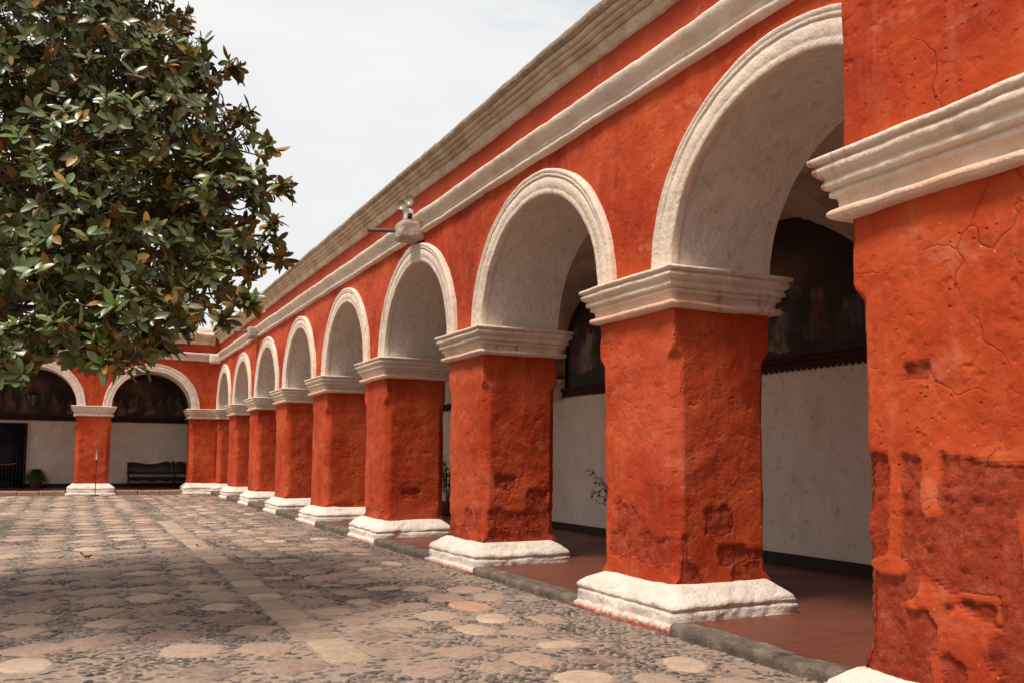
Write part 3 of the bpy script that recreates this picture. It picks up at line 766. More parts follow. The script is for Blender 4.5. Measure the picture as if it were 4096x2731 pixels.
# kerbs
def kerb_run(x0, x1, y0, y1, rough, seed, along='y'):
    L = (y1-y0); k = max(1, round(L/(.95 if not rough else 1.2))); r = random.Random(seed)
    mb = MB(); cut = [y0]+[y0+L*(i+r.uniform(-.12, .12))/k for i in range(1, k)]+[y1]
    for a, b in zip(cut[:-1], cut[1:]):
        h = r.uniform(-.012, .008); dx = r.uniform(-.012, .012)
        n = max(6, int((b-a)/.06)); ss = np.linspace(a+.004, b-.004, n)
        pr = densify([(x0+dx, -.1), (x0+dx-.004, .072), (x0+dx+.015, .096), (x0+dx+.04, .104), (x1-.03, .104), (x1, .09), (x1, -.03)], .035)
        R = np.array([np.column_stack([np.full(n, o), ss, np.full(n, z+h)]) for o, z in pr]).reshape(-1, 3)
        am = .022 if rough else .007
        R[:, 0] += fbm(R, 4, 3, seed)*am; R[:, 2] += fbm(R+7, 4, 3, seed+1)*am
        nc = n; nr = len(pr)
        if along == 'x': R = R[:, [1, 0, 2]]
        R[:, 2] += zf(R[:, 1])-.092+(.0 if along == 'y' else .02)
        m = mb.n; mb.add(R, ql(nr, nc))
        mb.F.setdefault(nr, []).append(np.array([[m+j*nc for j in range(nr)], [m+j*nc+nc-1 for j in range(nr-1, -1, -1)]]))
    return mb
lim = [(3.93, PIERS[0][0])]+[(PIERS[i][1], PIERS[i+1][0]) for i in range(6)]+[(PIERS[6][1], 37.44)]
for i, (a, b) in enumerate(lim):
    tag(kerb_run(4.95, 5.20, a+.12, b-.29, i == 0, 30+i).build('kerb', KERB, None, True), None, None, None, 'structure')
EK = m_simple('pink_kerb_stone', (.33, .20, .14), .9, .15, .3, 7, .02)
for (a, b) in [(1.29, 4.2), (-2.83, .067), (-6.9, -4.05)]:
    tag(kerb_run(D-.05, D+.2, a+.26, b-.26, False, 60+int(a), 'x').build('kerb', EK, None, True), None, None, None, 'structure')
# gallery floor (slopes with the ground)
ys = np.linspace(-2, DB, 60); xs = np.linspace(5.14, XB, 12)
X, Y = np.meshgrid(xs, ys); P = np.stack([X.ravel(), Y.ravel(), zf(Y.ravel())], 1)
tag(mk('gallery_floor', P, [ql(60, 12)], FLOOR), None, None, None, 'structure')
xs = np.linspace(-8, XW+.15, 30); ys = np.linspace(D+.15, DB, 8)
X, Y = np.meshgrid(xs, ys); P = np.stack([X.ravel(), Y.ravel(), zf(Y.ravel())+.002], 1)
tag(mk('gallery_floor', P, [ql(8, 30)], FLOOR), None, None, None, 'structure')

# ================================================================== PAINTINGS
def painting(T, u, v, w, h, z0, seed, label, group):
    n = 150; a, b = np.meshgrid(np.linspace(-1, 1, n), np.linspace(0, 1, int(n*h/w)))
    nr = a.shape[0]; hw = w/2
    top = .36+.64*np.sqrt(np.clip(1-a**2, 0, 1))
    P = np.stack([(u+a*hw).ravel(), np.full(a.size, v), (z0+b*top*h).ravel()], 1)
    U = a.ravel(); Z = (b*top).ravel()*h; r = np.random.RandomState(seed)
    Q = np.stack([U*hw, Z, 0*U+seed], 1)
    c = np.array([.030, .020, .015])[None]*(1+.9*fbm(Q, 2.0, 4, seed)[:, None]).clip(.3, 3)
    sky = np.exp(-((U*hw-r.uniform(-.2, .2))**2/.5+(Z-h*.62)**2/.10)); c += sky[:, None]*np.array([.26, .14, .085])*(.6+.6*fbm(Q, 3, 3, seed+1))[:, None].clip(0, 2)
    k = 11
    for i in range(k):
        fx = -hw*.85+2*hw*.85*i/(k-1)+r.normal()*.1; hh = r.uniform(.5, .95); fz = r.uniform(.08, .38)
        robe = np.exp(-(((Q[:, 0]-fx-.06*np.sin((Z-fz)*7))/(.09+.12*np.clip(fz+hh-Z, 0, 1)))**4))*(Z > fz)*(Z < fz+hh*.8)
        rc = [(.36, .22, .13), (.16, .10, .08), (.14, .14, .19), (.32, .085, .055), (.50, .38, .26)][r.randint(5)]
        fold = .7+.3*np.sin((Q[:, 0]-fx)*42+fbm(Q, 5, 2, i)*4)
        s_ = robe*fold*.9*(.5+.5*fbm(Q, 4, 2, seed+i)).clip(0, 1); c = c*(1-s_[:, None])+np.array(rc)*s_[:, None]
        hd = np.exp(-(((Q[:, 0]-fx)/.055)**2+((Z-fz-hh*.86)/.075)**2)**2)*.6; c = c*(1-hd[:, None])+np.array([.30, .18, .11])*hd[:, None]
    root = empty('painting')
    mk('canvas', T(P), [ql(nr, n)], PAINT, root, True, c)
    # thin frame
    t = np.linspace(-1, 1, 60); pts = [(u+x*hw, v-.02, z0+(.36+.64*math.sqrt(max(0, 1-x*x)))*h) for x in t]
    m = MB(); m.tube([tuple(TT) for TT in T(np.array([(u-hw, v-.02, z0)]+pts+[(u+hw, v-.02, z0)]))], .035, 6); m.build('frame', MAROON, root, True)
    loc = T(np.array([[u, v, z0]]))[0]; rebase(root, tuple(float(q) for q in loc))
    tag(root, label, 'painting', group); return root
g = 'dark lunette paintings along the gallery walls'
painting(TL, 9.95, XB-XW-.035, 3.7, 2.05, 3.08, 4, 'dark arched painting of robed figures seen past the near pier on the right', g)
painting(TL, 14.45, XB-XW-.035, 3.6, 2.05, 3.08, 9, 'almost black arched painting glimpsed behind the second arch beside the console', g)
painting(TE, 2.75, DB-D-.035, 3.7, 2.05, 3.20, 21, 'dark arched painting above the wooden bench in the end wing', g)
painting(TE, -1.45, DB-D-.035, 3.7, 2.05, 3.20, 33, 'dark arched painting above the barred door at the far left', g)

# ================================================================== SMALL THINGS
# bench
def bench():
    root = empty('bench'); x0, x1, y = 2.12, 5.78, DB-.12; z = float(zf(DB)); L = x1-x0
    n = 161; s = np.linspace(0, 1, n); c = np.abs(s-.5)*2
    top = .99+.11*np.exp(-((c-.15)/.17)**2)+.10*np.exp(-(c/.028)**2)-.05*np.exp(-((c-.055)/.02)**2)+.075*sst(.55, .85, c)
    V = []
    for yy in (y-.03, y+.0):
        V += [(x0+L*a, yy, z+.56) for a in s]; V += [(x0+L*a, yy, z+t) for a, t in zip(s, top)]
    V = np.array(V); F = []
    for k in range(n-1):
        F += [(k, k+1, n+k+1, n+k), (2*n+k, 3*n+k, 3*n+k+1, 2*n+k+1), (n+k, n+k+1, 3*n+k+1, 3*n+k)]
    m = MB(); m.add(V, np.array(F)); m.box(x0+.05, x1-.05, y-.045, y-.031, z+.60, z+.66); m.build('backrest', DARKWOOD, root)
    m = MB(); m.box(x0, x1, y-.52, y-.04, z+.42, z+.46, bev=.008); m.build('seat', DARKWOOD, root)
    # shaped apron
    V = []; 
    ap = .10+.04*np.abs(np.sin(s*PI*6))
    for yy in (y-.50, y-.475):
        V += [(x0+.05+(L-.1)*a, yy, z+.419) for a in s]; V += [(x0+.05+(L-.1)*a, yy, z+.42-t) for a, t in zip(s, ap)]
    F = []
    for k in range(n-1): F += [(k, k+1, n+k+1, n+k), (2*n+k, 3*n+k, 3*n+k+1, 2*n+k+1), (n+k, n+k+1, 3*n+k+1, 3*n+k)]
    m = MB(); m.add(np.array(V), np.array(F)); m.build('apron', DARKWOOD, root)
    for x in (x0+.03, (x0+x1)/2, x1-.09):
        m = MB(); m.box(x, x+.07, y-.50, y-.43, z, z+.418, bev=.006); m.box(x, x+.07, y-.10, y-.046, z, z+.9, bev=.006); m.box(x+.01, x+.06, y-.43, y-.10, z+.08, z+.13); m.build('leg', DARKWOOD, root)
    for x in (x0-.0, x1-.06):
        m = MB(); m.box(x, x+.06, y-.50, y-.03, z+.66, z+.70, bev=.008); m.box(x+.01, x+.05, y-.49, y-.45, z+.461, z+.659); m.build('armrest', DARKWOOD, root)
    rebase(root, ((x0+x1)/2, y-.25, z)); tag(root, 'long dark wooden bench with scrolled back under the right painting of the end wing', 'bench')
bench()
# barrier post
st = empty('barrier_post'); zq = float(zg(36.9))+.01
MB().lathe([(.01, 0), (.155, 0), (.16, .015), (.15, .03), (.03, .045), (.0, .045)], (.81, 36.9, zq), 24).build('foot', IRON, st, True)
MB().tube([(.81, 36.9, zq+.04), (.81, 36.9, zq+1.36)], .016, 10).build('pole', IRON, st, True)
MB().tube([(.81, 36.9, zq+1.36), (.81, 36.9, zq+1.77)], .024, 10).build('sleeve', m_simple('pale_metal', (.38, .36, .33), .45, .4), st, True)
rebase(st, (.81, 36.9, zq)); tag(st, 'thin free standing barrier post on a round foot before the red pier', 'post')
# spotlight on the water spout
sp = empty('spotlight'); bx, by, bz = 4.99, 14.30, 5.59
MB().box(bx-.07, bx+.09, by-.07, by+.05, bz, bz+.26, bev=.025).build('housing', PLASTIC, sp, True)
MB().box(bx-.03, bx+.05, by-.078, by-.0701, bz+.06, bz+.16).build('display_window', IRON, sp)
for dx, dy, dz, aim in [(-.10, -.02, .30, (-.8, -.6, -.1)), (.0, -.04, .38, (-.55, -.8, -.05))]:
    c = Vector((bx+dx, by+dy, bz+dz)); a = Vector(aim).normalized()
    m = MB(); m.tube([c-a*.06, c-a*.04, c, c+a*.035], [.03, .075, .092, .092], 20, cap=False); m.tube([c-a*.06, Vector((bx, by, bz+.24))], .014, 6); h = m.build('lamp_head', PLASTIC, sp, True)
    MB().tube([c+a*.020, c+a*.024], .083, 20).build('lens', LENS, h)
MB().tube([(bx+.08, by, bz+.12), (bx+.14, by-.05, bz+.17), (5.17, by-.12, bz+.22), (5.19, by-.6, bz+.21), (5.19, by-2.4, bz+.22)], .008, 6).build('cable', PLASTIC, sp, True)
MB().box(bx-.05, bx+.22, by-.012, by+.012, bz+.02, bz+.05).build('bracket', GREYMET, sp)
rebase(sp, (bx, by, bz)); tag(sp, 'white twin headed spotlight standing on the stone water spout', 'spotlight')
# hanging lantern
ln = empty('lantern'); lx, ly, lz = -1.50, 40.1, 3.50
MB().tube([(lx, ly, lz+.62), (lx, ly, 5.05)], .008, 6).build('chain', IRON, ln)
MB().lathe([(.02, .66), (.05, .60), (.30, .47), (.31, .455), (.02, .455)], (lx, ly, lz), 6).build('roof', IRON, ln)
m = MB()
for k in range(6):
    t = 2*PI*k/6; m.tube([(lx+.27*math.cos(t), ly+.27*math.sin(t), lz+.455), (lx+.13*math.cos(t), ly+.13*math.sin(t), lz+.02)], .012, 5)
m.lathe([(.01, 0), (.14, 0), (.14, .025), (.01, .03)], (lx, ly, lz), 6); m.build('cage', IRON, ln)
MB().lathe([(.13, .03), (.262, .452)], (lx, ly, lz), 6).build('glass', m_simple('dusty_glass', (.07, .05, .035), .25, .5), ln)
rebase(ln, (lx, ly, lz)); tag(ln, 'dark hexagonal hanging lantern under the left arch of the end wing', 'lantern')

# ------------------------------------------------------------------ foliage
def leaf_batch(pos, axis, up, L, Wd, cols_t, cols_b, curl, name, parent, fold=.25, nseg=4):
    """leaves as folded two-sided blades; pos, axis, up: (K,3)"""
    K = len(pos); ax = axis/np.linalg.norm(axis, axis=1)[:, None]
    sd = np.cross(ax, up); sd /= np.maximum(np.linalg.norm(sd, axis=1), 1e-6)[:, None]; nn = np.cross(sd, ax)
    s = np.array([0, .28, .58, .84, 1.0])[:nseg+1]; w = np.array([.10, .80, 1.0, .66, .03])[:nseg+1]
    nv = (nseg+1)*3; V = np.zeros((K, 2, nv, 3))
    for j, (a, b) in enumerate(zip(s, w)):
        c = pos+ax*(L*a)[:, None]+nn*(-curl*L*a*a)[:, None]
        for k, sg in enumerate((-1, 0, 1)):
            p = c+sd*(Wd*.5*b*sg)[:, None]+nn*(abs(sg)*Wd*.5*b*fold)[:, None]
            V[:, 0, j*3+k] = p; V[:, 1, j*3+k] = p-nn*.0025
    q = ql(nseg+1, 3); Fq = np.concatenate([q, (q[:, ::-1]+nv)])
    F = (Fq[None]+(np.arange(K)*2*nv)[:, None, None]).reshape(-1, 4)
    col = np.zeros((K, 2, nv, 3)); col[:, 0] = cols_t[:, None]; col[:, 1] = cols_b[:, None]
    mi = np.tile(np.concatenate([np.zeros(len(q)), np.ones(len(q))]), K)
    return mk(name, V.reshape(-1, 3), [F], [LEAFT, LEAFB], parent, True, col.reshape(-1, 3), mi)
# crown lobes of the magnolia: centre, radius
def magnolia():
    root = empty('magnolia_tree'); r = np.random.RandomState(3)
    lobes = LOBES
    Ps = []; Ns = []; Cn = []
    for (cx, cy, cz, rad, dn) in lobes:
        k = int(dn*rad*rad*185)+4
        d = r.normal(size=(k, 3)); d /= np.linalg.norm(d, axis=1)[:, None]
        rr = rad*(.45+.55*r.rand(k)**.55)
        p = np.array([cx, cy, cz])+d*rr[:, None]*np.array([1, 1, .95]); Ps.append(p); Ns.append(d); Cn.append(np.tile([cx, cy, cz], (k, 1)))
    Ps = np.concatenate(Ps); Ns = np.concatenate(Ns); Cn = np.concatenate(Cn)
    # keep gaps: drop clusters where low-frequency noise is low
    g_ = fbm(Ps, 1.5, 3, 21); kp = g_ > -.48; Ps, Ns, Cn = Ps[kp], Ns[kp], Cn[kp]
    K = len(Ps)
    ax = Ns+np.array([0, 0, .35])+r.normal(size=(K, 3))*.35; ax /= np.linalg.norm(ax, axis=1)[:, None]
    pos = []; axs = []; ups = []
    for i in range(K):
        n = r.randint(5, 10); a = ax[i]; t = np.cross(a, [0, 0, 1.]); t = t/max(1e-6, np.linalg.norm(t)); b = np.cross(a, t)
        ph = r.rand()*6
        for j in range(n):
            th = ph+j*2.4; tilt = r.uniform(.75, 1.45)
            dirv = a*math.cos(tilt)+(t*math.cos(th)+b*math.sin(th))*math.sin(tilt)
            pos.append(Ps[i]-a*r.uniform(0, .07)); axs.append(dirv+np.array([0, 0, -.12])); ups.append(a)
    pos, axs, ups = map(np.array, (pos, axs, ups)); N = len(pos)
    L = r.uniform(.085, .18, N); Wd = L*r.uniform(.36, .46, N)
    green = np.array([.088, .115, .034]); ct = green*(1+r.normal(size=(N, 1))*.25)+r.rand(N, 1)*np.array([.018, .022, .003]); kind = r.rand(N)
    hi_ = np.clip((pos[:, 2]-3)/4, 0, 1)*.5+np.clip((pos[:, 0]+.5)/2, 0, 1)*.6
    yl = kind < .03+.09*hi_; ct[yl] = np.array([.26, .13, .015])*(1+r.normal(size=(yl.sum(), 1))*.25)
    lg = (kind > .10) & (kind < .17); lg &= ~yl; ct[lg] = np.array([.10, .15, .015])*(1+r.normal(size=(lg.sum(), 1))*.2)
    ol = (kind > .17) & (kind < .22+.26*hi_); ct[ol] = np.array([.12, .085, .024])*(1+r.normal(size=(ol.sum(), 1))*.2)
    cb = np.array([.26, .15, .05])*(1+r.normal(size=(N, 1))*.3); gb = r.rand(N) < .55; cb[gb] = np.array([.17, .165, .055])*(1+r.normal(size=(gb.sum(), 1))*.2)
    cb[yl] = ct[yl]
    leaf_batch(pos, axs, ups, L, Wd, np.clip(ct, .004, 1), np.clip(cb, .004, 1), r.uniform(-.05, .35, N), 'crown', root)
    # branches: trunk and limbs
    tr = MB(); base = np.array([-3.0, 10.2, 0.0])
    tr.tube([(-3.0, 10.2, -.1), (-2.98, 10.2, .25), (-2.95, 10.15, 1.2), (-2.8, 10.1, 2.4), (-2.75, 10.0, 3.6), (-2.6, 9.9, 5.4), (-2.5, 9.8, 7.4)], [.36, .29, .25, .23, .19, .13, .05], 12)
    # limbs to lobe centres
    for (cx, cy, cz, rad, dn) in lobes:
        if rad < .28: continue
        z0 = min(max(cz-1.2, 3.0), 6.0); a = Vector((-2.74, 10.0, z0)); b = Vector((cx, cy, cz))
        c1 = a.lerp(b, .35)+Vector((r.normal()*.2, .9, -.1+r.normal()*.25)); c2 = a.lerp(b, .75)+Vector((r.normal()*.2, .7, .25+r.normal()*.25))
        pts = []; w = .016+.026*rad; n_ = 9
        for q in range(n_+1):
            u = q/n_; p_ = a*(1-u)**3+c1*3*u*(1-u)**2+c2*3*u*u*(1-u)+b*u**3
            if 0 < q < n_: p_ = p_+Vector((r.normal(), r.normal(), r.normal()))*.055
            pts.append(p_)
        tr.tube(pts, [w*(1.5-1.25*q/n_) for q in range(n_+1)], 7)
        for q in range(5, n_):                                  # side branches fork off the limb
            e = pts[q]+Vector((r.normal(), r.normal(), r.normal()*.7+.2))*rad*.55
            tr.tube([pts[q], pts[q].lerp(e, .5)+Vector((0, 0, .05)), e], [w*.55, w*.4, w*.2], 5)
    tr.build('trunk', BARK, root, True)
    tw = MB()
    sel = r.permutation(K)[:int(K*.7)]
    for i in sel:
        a = Ps[i]; c = Cn[i]; L_ = np.linalg.norm(c-a); 
        q = a+(c-a)*min(1., .32/max(L_, .1)); m_ = (a+q)/2+r.normal(size=3)*.06
        tw.tube([tuple(q), tuple(m_), tuple(a)], [.011, .008, .005], 4, cap=False)
    tw.build('twigs', BARK, root, True)
    rebase(root, (-3.0, 10.2, 0)); tag(root, 'big magnolia tree with glossy dark green and bronze leaves overhanging the courtyard', 'tree')
    print('magnolia clusters', K, 'leaves', N)
    return root
# lobes from direction (photo direction as tan angles) and distance
f_, yaw, pitch, roll, cyp = 3574.258, .45547, .07541, .00808, 197.38
Fv = np.array([math.sin(yaw)*math.cos(pitch), math.cos(yaw)*math.cos(pitch), math.sin(pitch)])
Rv = np.array([math.cos(yaw), -math.sin(yaw), 0]); Uv = np.cross(Rv, Fv)
Rv, Uv = Rv*math.cos(roll)+Uv*math.sin(roll), -Rv*math.sin(roll)+Uv*math.cos(roll)
LOBES = [(-0.73, 11.15, 6.04, 1.61, 0.9), (0.07, 10.54, 6.0, 1.03, 1.0), (0.75, 10.0, 5.73, 0.49, 1.1), (1.13, 9.81, 5.78, 0.29, 1.0), (1.36, 9.7, 5.78, 0.12, 1.0), (0.42, 10.02, 4.78, 1.24, 1.0), (1.32, 9.36, 4.76, 0.43, 0.8), (1.56, 9.17, 4.33, 0.27, 0.8), (1.16, 9.27, 4.12, 0.57, 1.0), (1.61, 8.97, 3.71, 0.18, 0.8), (1.36, 8.88, 3.58, 0.32, 0.9), (0.68, 9.32, 3.68, 0.86, 1.0), (1.06, 8.62, 3.2, 0.3, 0.9), (-0.14, 9.28, 3.58, 1.06, 1.0), (0.81, 8.31, 2.93, 0.19, 1.0), (1.3, 8.4, 3.02, 0.1, 0.7), (0.4, 8.2, 2.73, 0.39, 1.0), (0.23, 7.75, 2.34, 0.12, 1.2), (-0.24, 8.39, 2.85, 0.4, 1.0), (-0.5, 8.21, 2.49, 0.28, 1.0), (-1.61, 12.19, 5.38, 1.94, 0.6), (-1.79, 12.6, 8.24, 2.04, 0.6), (-1.91, 11.92, 3.74, 1.56, 0.6), (-0.1, 11.79, 7.98, 1.23, 0.8), (0.41, 12.21, 6.77, 1.01, 0.8), (-0.45, 12.0, 4.98, 1.58, 0.7), (0.72, 10.92, 4.33, 1.15, 0.8), (0.55, 7.92, 2.48, 0.09, 1.0), (0.04, 8.06, 2.47, 0.21, 1.0), (-0.45, 7.98, 2.29, 0.17, 1.0), (-0.66, 8.92, 2.9, 0.61, 1.0), (-0.09, 8.0, 2.59, 0.16, 1.0), (0.58, 8.0, 2.64, 0.22, 1.0), (0.82, 7.99, 2.73, 0.11, 1.0), (0.19, 8.71, 3.17, 0.62, 1.0), (0.84, 9.69, 4.97, 0.59, 1.0), (0.38, 7.68, 2.34, 0.16, 1.0), (-0.46, 9.64, 3.87, 0.84, 0.8), (1.75, 8.81, 3.56, 0.06, 1.0), (1.81, 8.94, 4.3, 0.06, 1.0), (1.66, 8.97, 4.74, 0.09, 1.0), (1.45, 9.27, 5.08, 0.1, 1.0), (0.86, 9.91, 6.2, 0.14, 1.0), (1.68, 8.81, 3.88, 0.08, 1.0), (1.41, 8.35, 3.02, 0.05, 1.0), (1.17, 8.26, 2.81, 0.05, 1.0), (0.67, 7.97, 2.5, 0.05, 1.0), (-3.5, 9.6, 5.6, 1.9, .5), (-4.7, 11.0, 6.0, 2.0, .5), (-2.9, 8.4, 4.2, 1.2, .6), (-3.2, 11.8, 4.4, 1.6, .5), (-3.4, 10.4, 7.8, 1.8, .5)]
mag = magnolia()
t2 = mag.copy(); C.objects.link(t2)  # unseen copy of the tree, added on the left to shade the farther paving
t2.location = (-8.0, 21.5, 0); t2.rotation_euler = (0, 0, math.radians(150)); t2.scale = (1.35, 1.35, 1.3)
t2['label'] = 'second magnolia tree added further back on the left, outside the view, to shade the paving'
for ch in mag.children:
    c = ch.copy(); C.objects.link(c); c.parent = t2; c.matrix_parent_inverse = ch.matrix_parent_inverse.copy()

# unseen wing added behind the camera to block low sky from the near piers
NW = empty('arcade_building')
TN = lambda P: np.stack([P[:, 0], -2.6-P[:, 1], P[:, 2]], 1)
nb_ = [5.0, .68, -3.44, -7.5, -11.6]; na = [(1.3, 4.2), (-2.85, .06), (-6.95, -4.05), (-11.0, -8.1)]
wall_mesh('wall', TN, [(nb_[i+1], nb_[i], na[i][0], na[i][1], 1.46, .3) for i in range(4)], 0, 6.6, RED, NW, .012, 53)
for i, (u0, u1) in enumerate(na):
    soffit(TN, u0, u1, 1.46, -.02, 1.2, SOFFIT, NW, 420+i, .3); archivolt(TN, u0, u1, 1.46, WHITE, NW, 460+i, .3)
for i, (a, b) in enumerate([(4.20, 5.6), (.067, 1.29), (-4.05, -2.85), (-8.1, -6.95), (-12.2, -11.)]):
    pier(NW, (a, b, -3.8, -2.6), .42, 510+i, .3, zlo=0.)
sweep('string_course', TN, STRING, -11.6, 5.0, .15, WHITE, NW, 55, .01); sweep('cornice', TN, CORNP, -11.6, 5.0, .15, CORN, NW, 58, .01, (6.4, 6.45))
sheet('back_wall', TN, np.linspace(-12, 9, 40), np.linspace(0, 6.5, 8), 4.0, BACK, NW, 61, .015)
MB().box(-12, XB+.3, -6.7, -2.65, 6.5, 6.62).build('roof', ROOFST, NW)
rebase(NW, (-3, -2.6, 0)); tag(NW, 'unseen red arcade wing added behind the viewer to block low sky light', 'building')

def potted_bush(name, x, y, z, h, seed, label, cat='potted plant', n=260, spread=.42):
    root = empty(name); r = np.random.RandomState(seed)
    MB().lathe([(.01, 0), (.15, 0), (.20, .30), (.22, .32), (.22, .36), (.19, .36), (.18, .30), (.01, .30)], (x, y, z), 20).build('pot', TERRA, root, True)
    st_ = MB(); pos = []; axs = []; ups = []
    for k in range(16):
        a = r.rand()*2*PI; rr = r.uniform(.15, 1)*spread; top = np.array([x+rr*math.cos(a), y+rr*math.sin(a), z+h*r.uniform(.6, 1)])
        b = np.array([x, y, z+.3]); m_ = (b+top)/2+np.array([0, 0, .12])
        st_.tube([tuple(b), tuple(m_), tuple(top)], [.010, .007, .003], 5, cap=False)
        for j in range(n//16):
            s = r.uniform(.35, 1); p = b*(1-s)**2+2*m_*s*(1-s)+top*s*s+r.normal(size=3)*.05
            pos.append(p); axs.append(np.array([math.cos(a)+r.normal()*.7, math.sin(a)+r.normal()*.7, -.25+r.normal()*.5])); ups.append((r.normal()*.3, r.normal()*.3, 1.))
    st_.build('stems', BARK, root, True)
    pos, axs, ups = map(np.array, (pos, axs, ups)); N = len(pos); L = r.uniform(.055, .09, N)
    ct = np.array([.018, .035, .012])*(1+r.normal(size=(N, 1))*.25)
    leaf_batch(pos, axs, ups, L, L*.42, np.clip(ct, .004, 1), np.clip(ct*1.2, .004, 1), r.uniform(0, .3, N), 'foliage', root)
    rebase(root, (x, y, z)); tag(root, label, cat)
potted_bush('potted_plant', 8.55, 12.72, float(zf(13.5)), 1.45, 4, 'leafy potted shrub in the gallery peeping out behind the nearest full pier', n=640, spread=.95)
potted_bush('potted_plant', 8.55, 21.1, float(zf(21)), 1.6, 8, 'dark potted shrub in the gallery glimpsed between the second and third full piers', n=420, spread=.42)
# grassy plant by the barred door
def fern():
    root = empty('potted_plant'); r = np.random.RandomState(12); x, y, z = -1.30, DB-.55, float(zf(DB))
    MB().lathe([(.01, 0), (.17, 0), (.24, .34), (.26, .36), (.26, .40), (.22, .40), (.2, .33), (.01, .33)], (x, y, z), 20).build('pot', TERRA, root, True)
    N = 1500; a = r.rand(N)*2*PI; L = r.uniform(.45, .80, N); el = r.uniform(.3, 1.5, N)
    ns = 6; V = np.zeros((N, ns*2, 3))
    for j in range(ns):
        s = j/(ns-1); hx = L*s*(.25+.75*np.cos(el))*.85; hz = .42+L*s*np.sin(el)*1.25-(s**2)*L*.80
        w = .011*(1-s*.8)
        cx = x+hx*np.cos(a); cy_ = y+hx*np.sin(a)*.8
        V[:, j*2, 0] = cx-np.sin(a)*w; V[:, j*2, 1] = cy_+np.cos(a)*w; V[:, j*2, 2] = z+hz
        V[:, j*2+1, 0] = cx+np.sin(a)*w; V[:, j*2+1, 1] = cy_-np.cos(a)*w; V[:, j*2+1, 2] = z+hz
    F = (ql(ns, 2)[None]+(np.arange(N)*ns*2)[:, None, None]).reshape(-1, 4)
    c = np.array([.060, .095, .025])*(1+r.normal(size=(N, 1))*.35); mk('foliage', V.reshape(-1, 3), [F], LEAFB, root, True, np.repeat(np.clip(c, .005, 1), ns*2, 0))
    rebase(root, (x, y, z)); tag(root, 'bushy grassy potted plant beside the barred door', 'potted plant')
fern()
# fallen leaves
def fallen(x, y, s, col, label, cat, seed):
    r = np.random.RandomState(seed); k = 3
    s *= .62
    pos = np.array([[x+r.normal()*s*.2, y+r.normal()*s*.2, float(gz(np.array([x]), np.array([y]))[0])+.025] for _ in range(k)])
    ax = r.normal(size=(k, 3)); ax[:, 2] = np.abs(ax[:, 2])*.25; up = np.tile([0, 0, 1.], (k, 1))+r.normal(size=(k, 3))*.3
    c = np.tile(np.array(col, float), (k, 1)); o = leaf_batch(pos, ax, up, np.full(k, s), np.full(k, s*.5), c, c*.8, np.full(k, -.3), 'fallen_leaf', None, .5)
    return tag(o, label, cat, 'leaves fallen on the paving')
fallen(1.99, 16.3, .10, (.30, .02, .012), 'red fallen leaf on the slab strip of the paving', 'leaf', 1)
fallen(.29, 15.2, .20, (.32, .15, .03), 'large curled yellow brown fallen leaf on the left paving', 'leaf', 2)
fallen(1.13, 16.5, .12, (.42, .22, .04), 'small yellow fallen leaf between the red and the large brown ones', 'leaf', 3)
fallen(1.65, 15.6, .05, (.55, .14, .01), 'tiny orange petal fallen on the paving near the slab strip', 'petal', 4)

# ================================================================== SKY, SUN, CAMERA
SUN_EL, SUN_AZ = math.radians(62), math.radians(247)      # azimuth clockwise from +Y: light from the left and behind
w = bpy.data.worlds.new('World'); bpy.context.scene.world = w; w.use_nodes = True
nt = w.node_tree; nt.nodes.clear(); N_ = nt.nodes.new; lk = nt.links.new
out = N_('ShaderNodeOutputWorld'); bg = N_('ShaderNodeBackground'); sky = N_('ShaderNodeTexSky'); sky.sky_type = 'NISHITA'; sky.sun_disc = False
sky.sun_elevation = SUN_EL; sky.sun_rotation = SUN_AZ; sky.dust_density = 2.0
tc = N_('ShaderNodeTexCoord'); mp = N_('ShaderNodeMapping'); mp.inputs['Scale'].default_value = (1, 1, 3.2); lk(tc.outputs['Generated'], mp.inputs[0])
ns = N_('ShaderNodeTexNoise'); ns.inputs['Scale'].default_value = 1.9; ns.inputs['Detail'].default_value = 7; ns.inputs['Roughness'].default_value = .52; lk(mp.outputs[0], ns.inputs['Vector'])
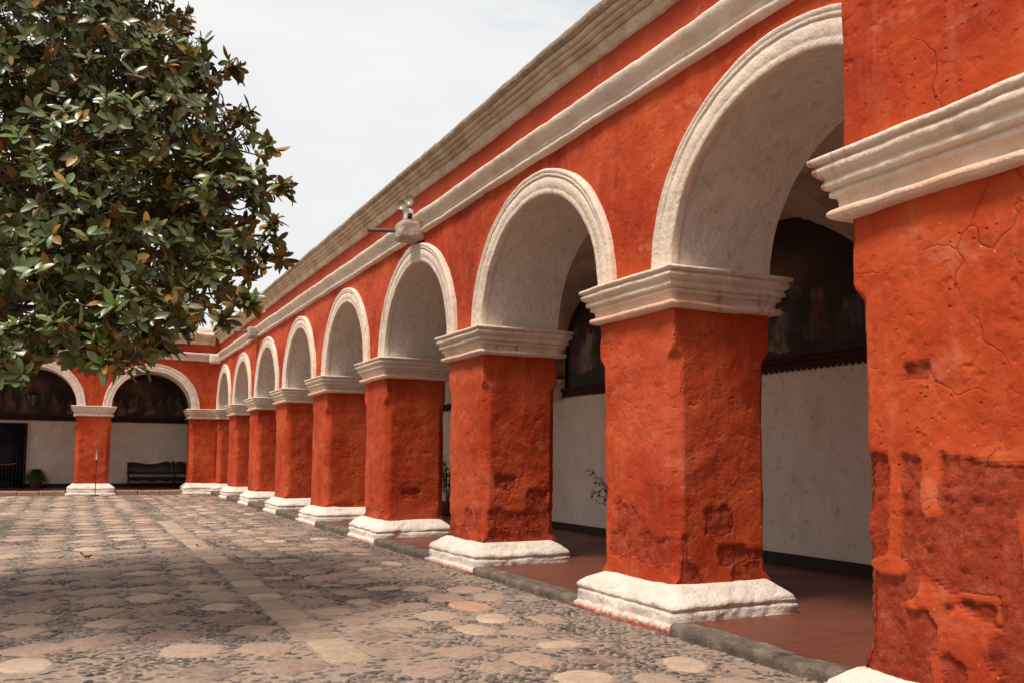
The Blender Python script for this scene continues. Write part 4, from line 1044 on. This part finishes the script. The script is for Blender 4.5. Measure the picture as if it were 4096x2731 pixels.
cr = N_('ShaderNodeValToRGB'); cr.color_ramp.elements[0].position = .26; cr.color_ramp.elements[0].color = (.35, .35, .35, 1); cr.color_ramp.elements[1].position = .44; cr.color_ramp.elements[1].color = (1, 1, 1, 1); lk(ns.outputs['Fac'], cr.inputs[0])
cc = N_('ShaderNodeValToRGB'); cc.color_ramp.elements[0].position = .30; cc.color_ramp.elements[0].color = (5.2, 5.4, 5.65, 1); cc.color_ramp.elements[1].position = .62; cc.color_ramp.elements[1].color = (6.15, 6.1, 6.0, 1); lk(ns.outputs['Fac'], cc.inputs[0])
mx = N_('ShaderNodeMix'); mx.data_type = 'RGBA'; lk(cr.outputs[0], mx.inputs[0]); lk(sky.outputs[0], mx.inputs[6]); lk(cc.outputs[0], mx.inputs[7])
lk(mx.outputs[2], bg.inputs[0]); bg.inputs[1].default_value = .10; lk(bg.outputs[0], out.inputs[0])
sl = bpy.data.lights.new('sun', 'SUN'); sl.energy = 2.8; sl.angle = math.radians(14); sl.color = (1, .915, .81)
so = bpy.data.objects.new('sun', sl); C.objects.link(so)
dv = Vector((math.sin(SUN_AZ)*math.cos(SUN_EL), math.cos(SUN_AZ)*math.cos(SUN_EL), math.sin(SUN_EL)))
so.rotation_euler = dv.to_track_quat('Z', 'Y').to_euler(); so.location = (0, 0, 30)

cam = bpy.data.cameras.new('camera'); co = bpy.data.objects.new('camera', cam); C.objects.link(co)
M = Matrix(((Rv[0], Uv[0], -Fv[0], 0), (Rv[1], Uv[1], -Fv[1], 0), (Rv[2], Uv[2], -Fv[2], 1.6), (0, 0, 0, 1)))
co.matrix_world = M; cam.sensor_width = 36; cam.lens = f_/4096*36; cam.shift_y = cyp/4096; cam.clip_end = 500; cam.clip_start = .05
sc = bpy.context.scene; sc.camera = co
sc.view_settings.view_transform = 'Standard'; sc.view_settings.look = 'None'; sc.view_settings.exposure = 0.6; sc.view_settings.gamma = 1
sc.cycles.max_bounces = 8; sc.cycles.diffuse_bounces = 6
sc.render.resolution_x, sc.render.resolution_y = 1024, 682
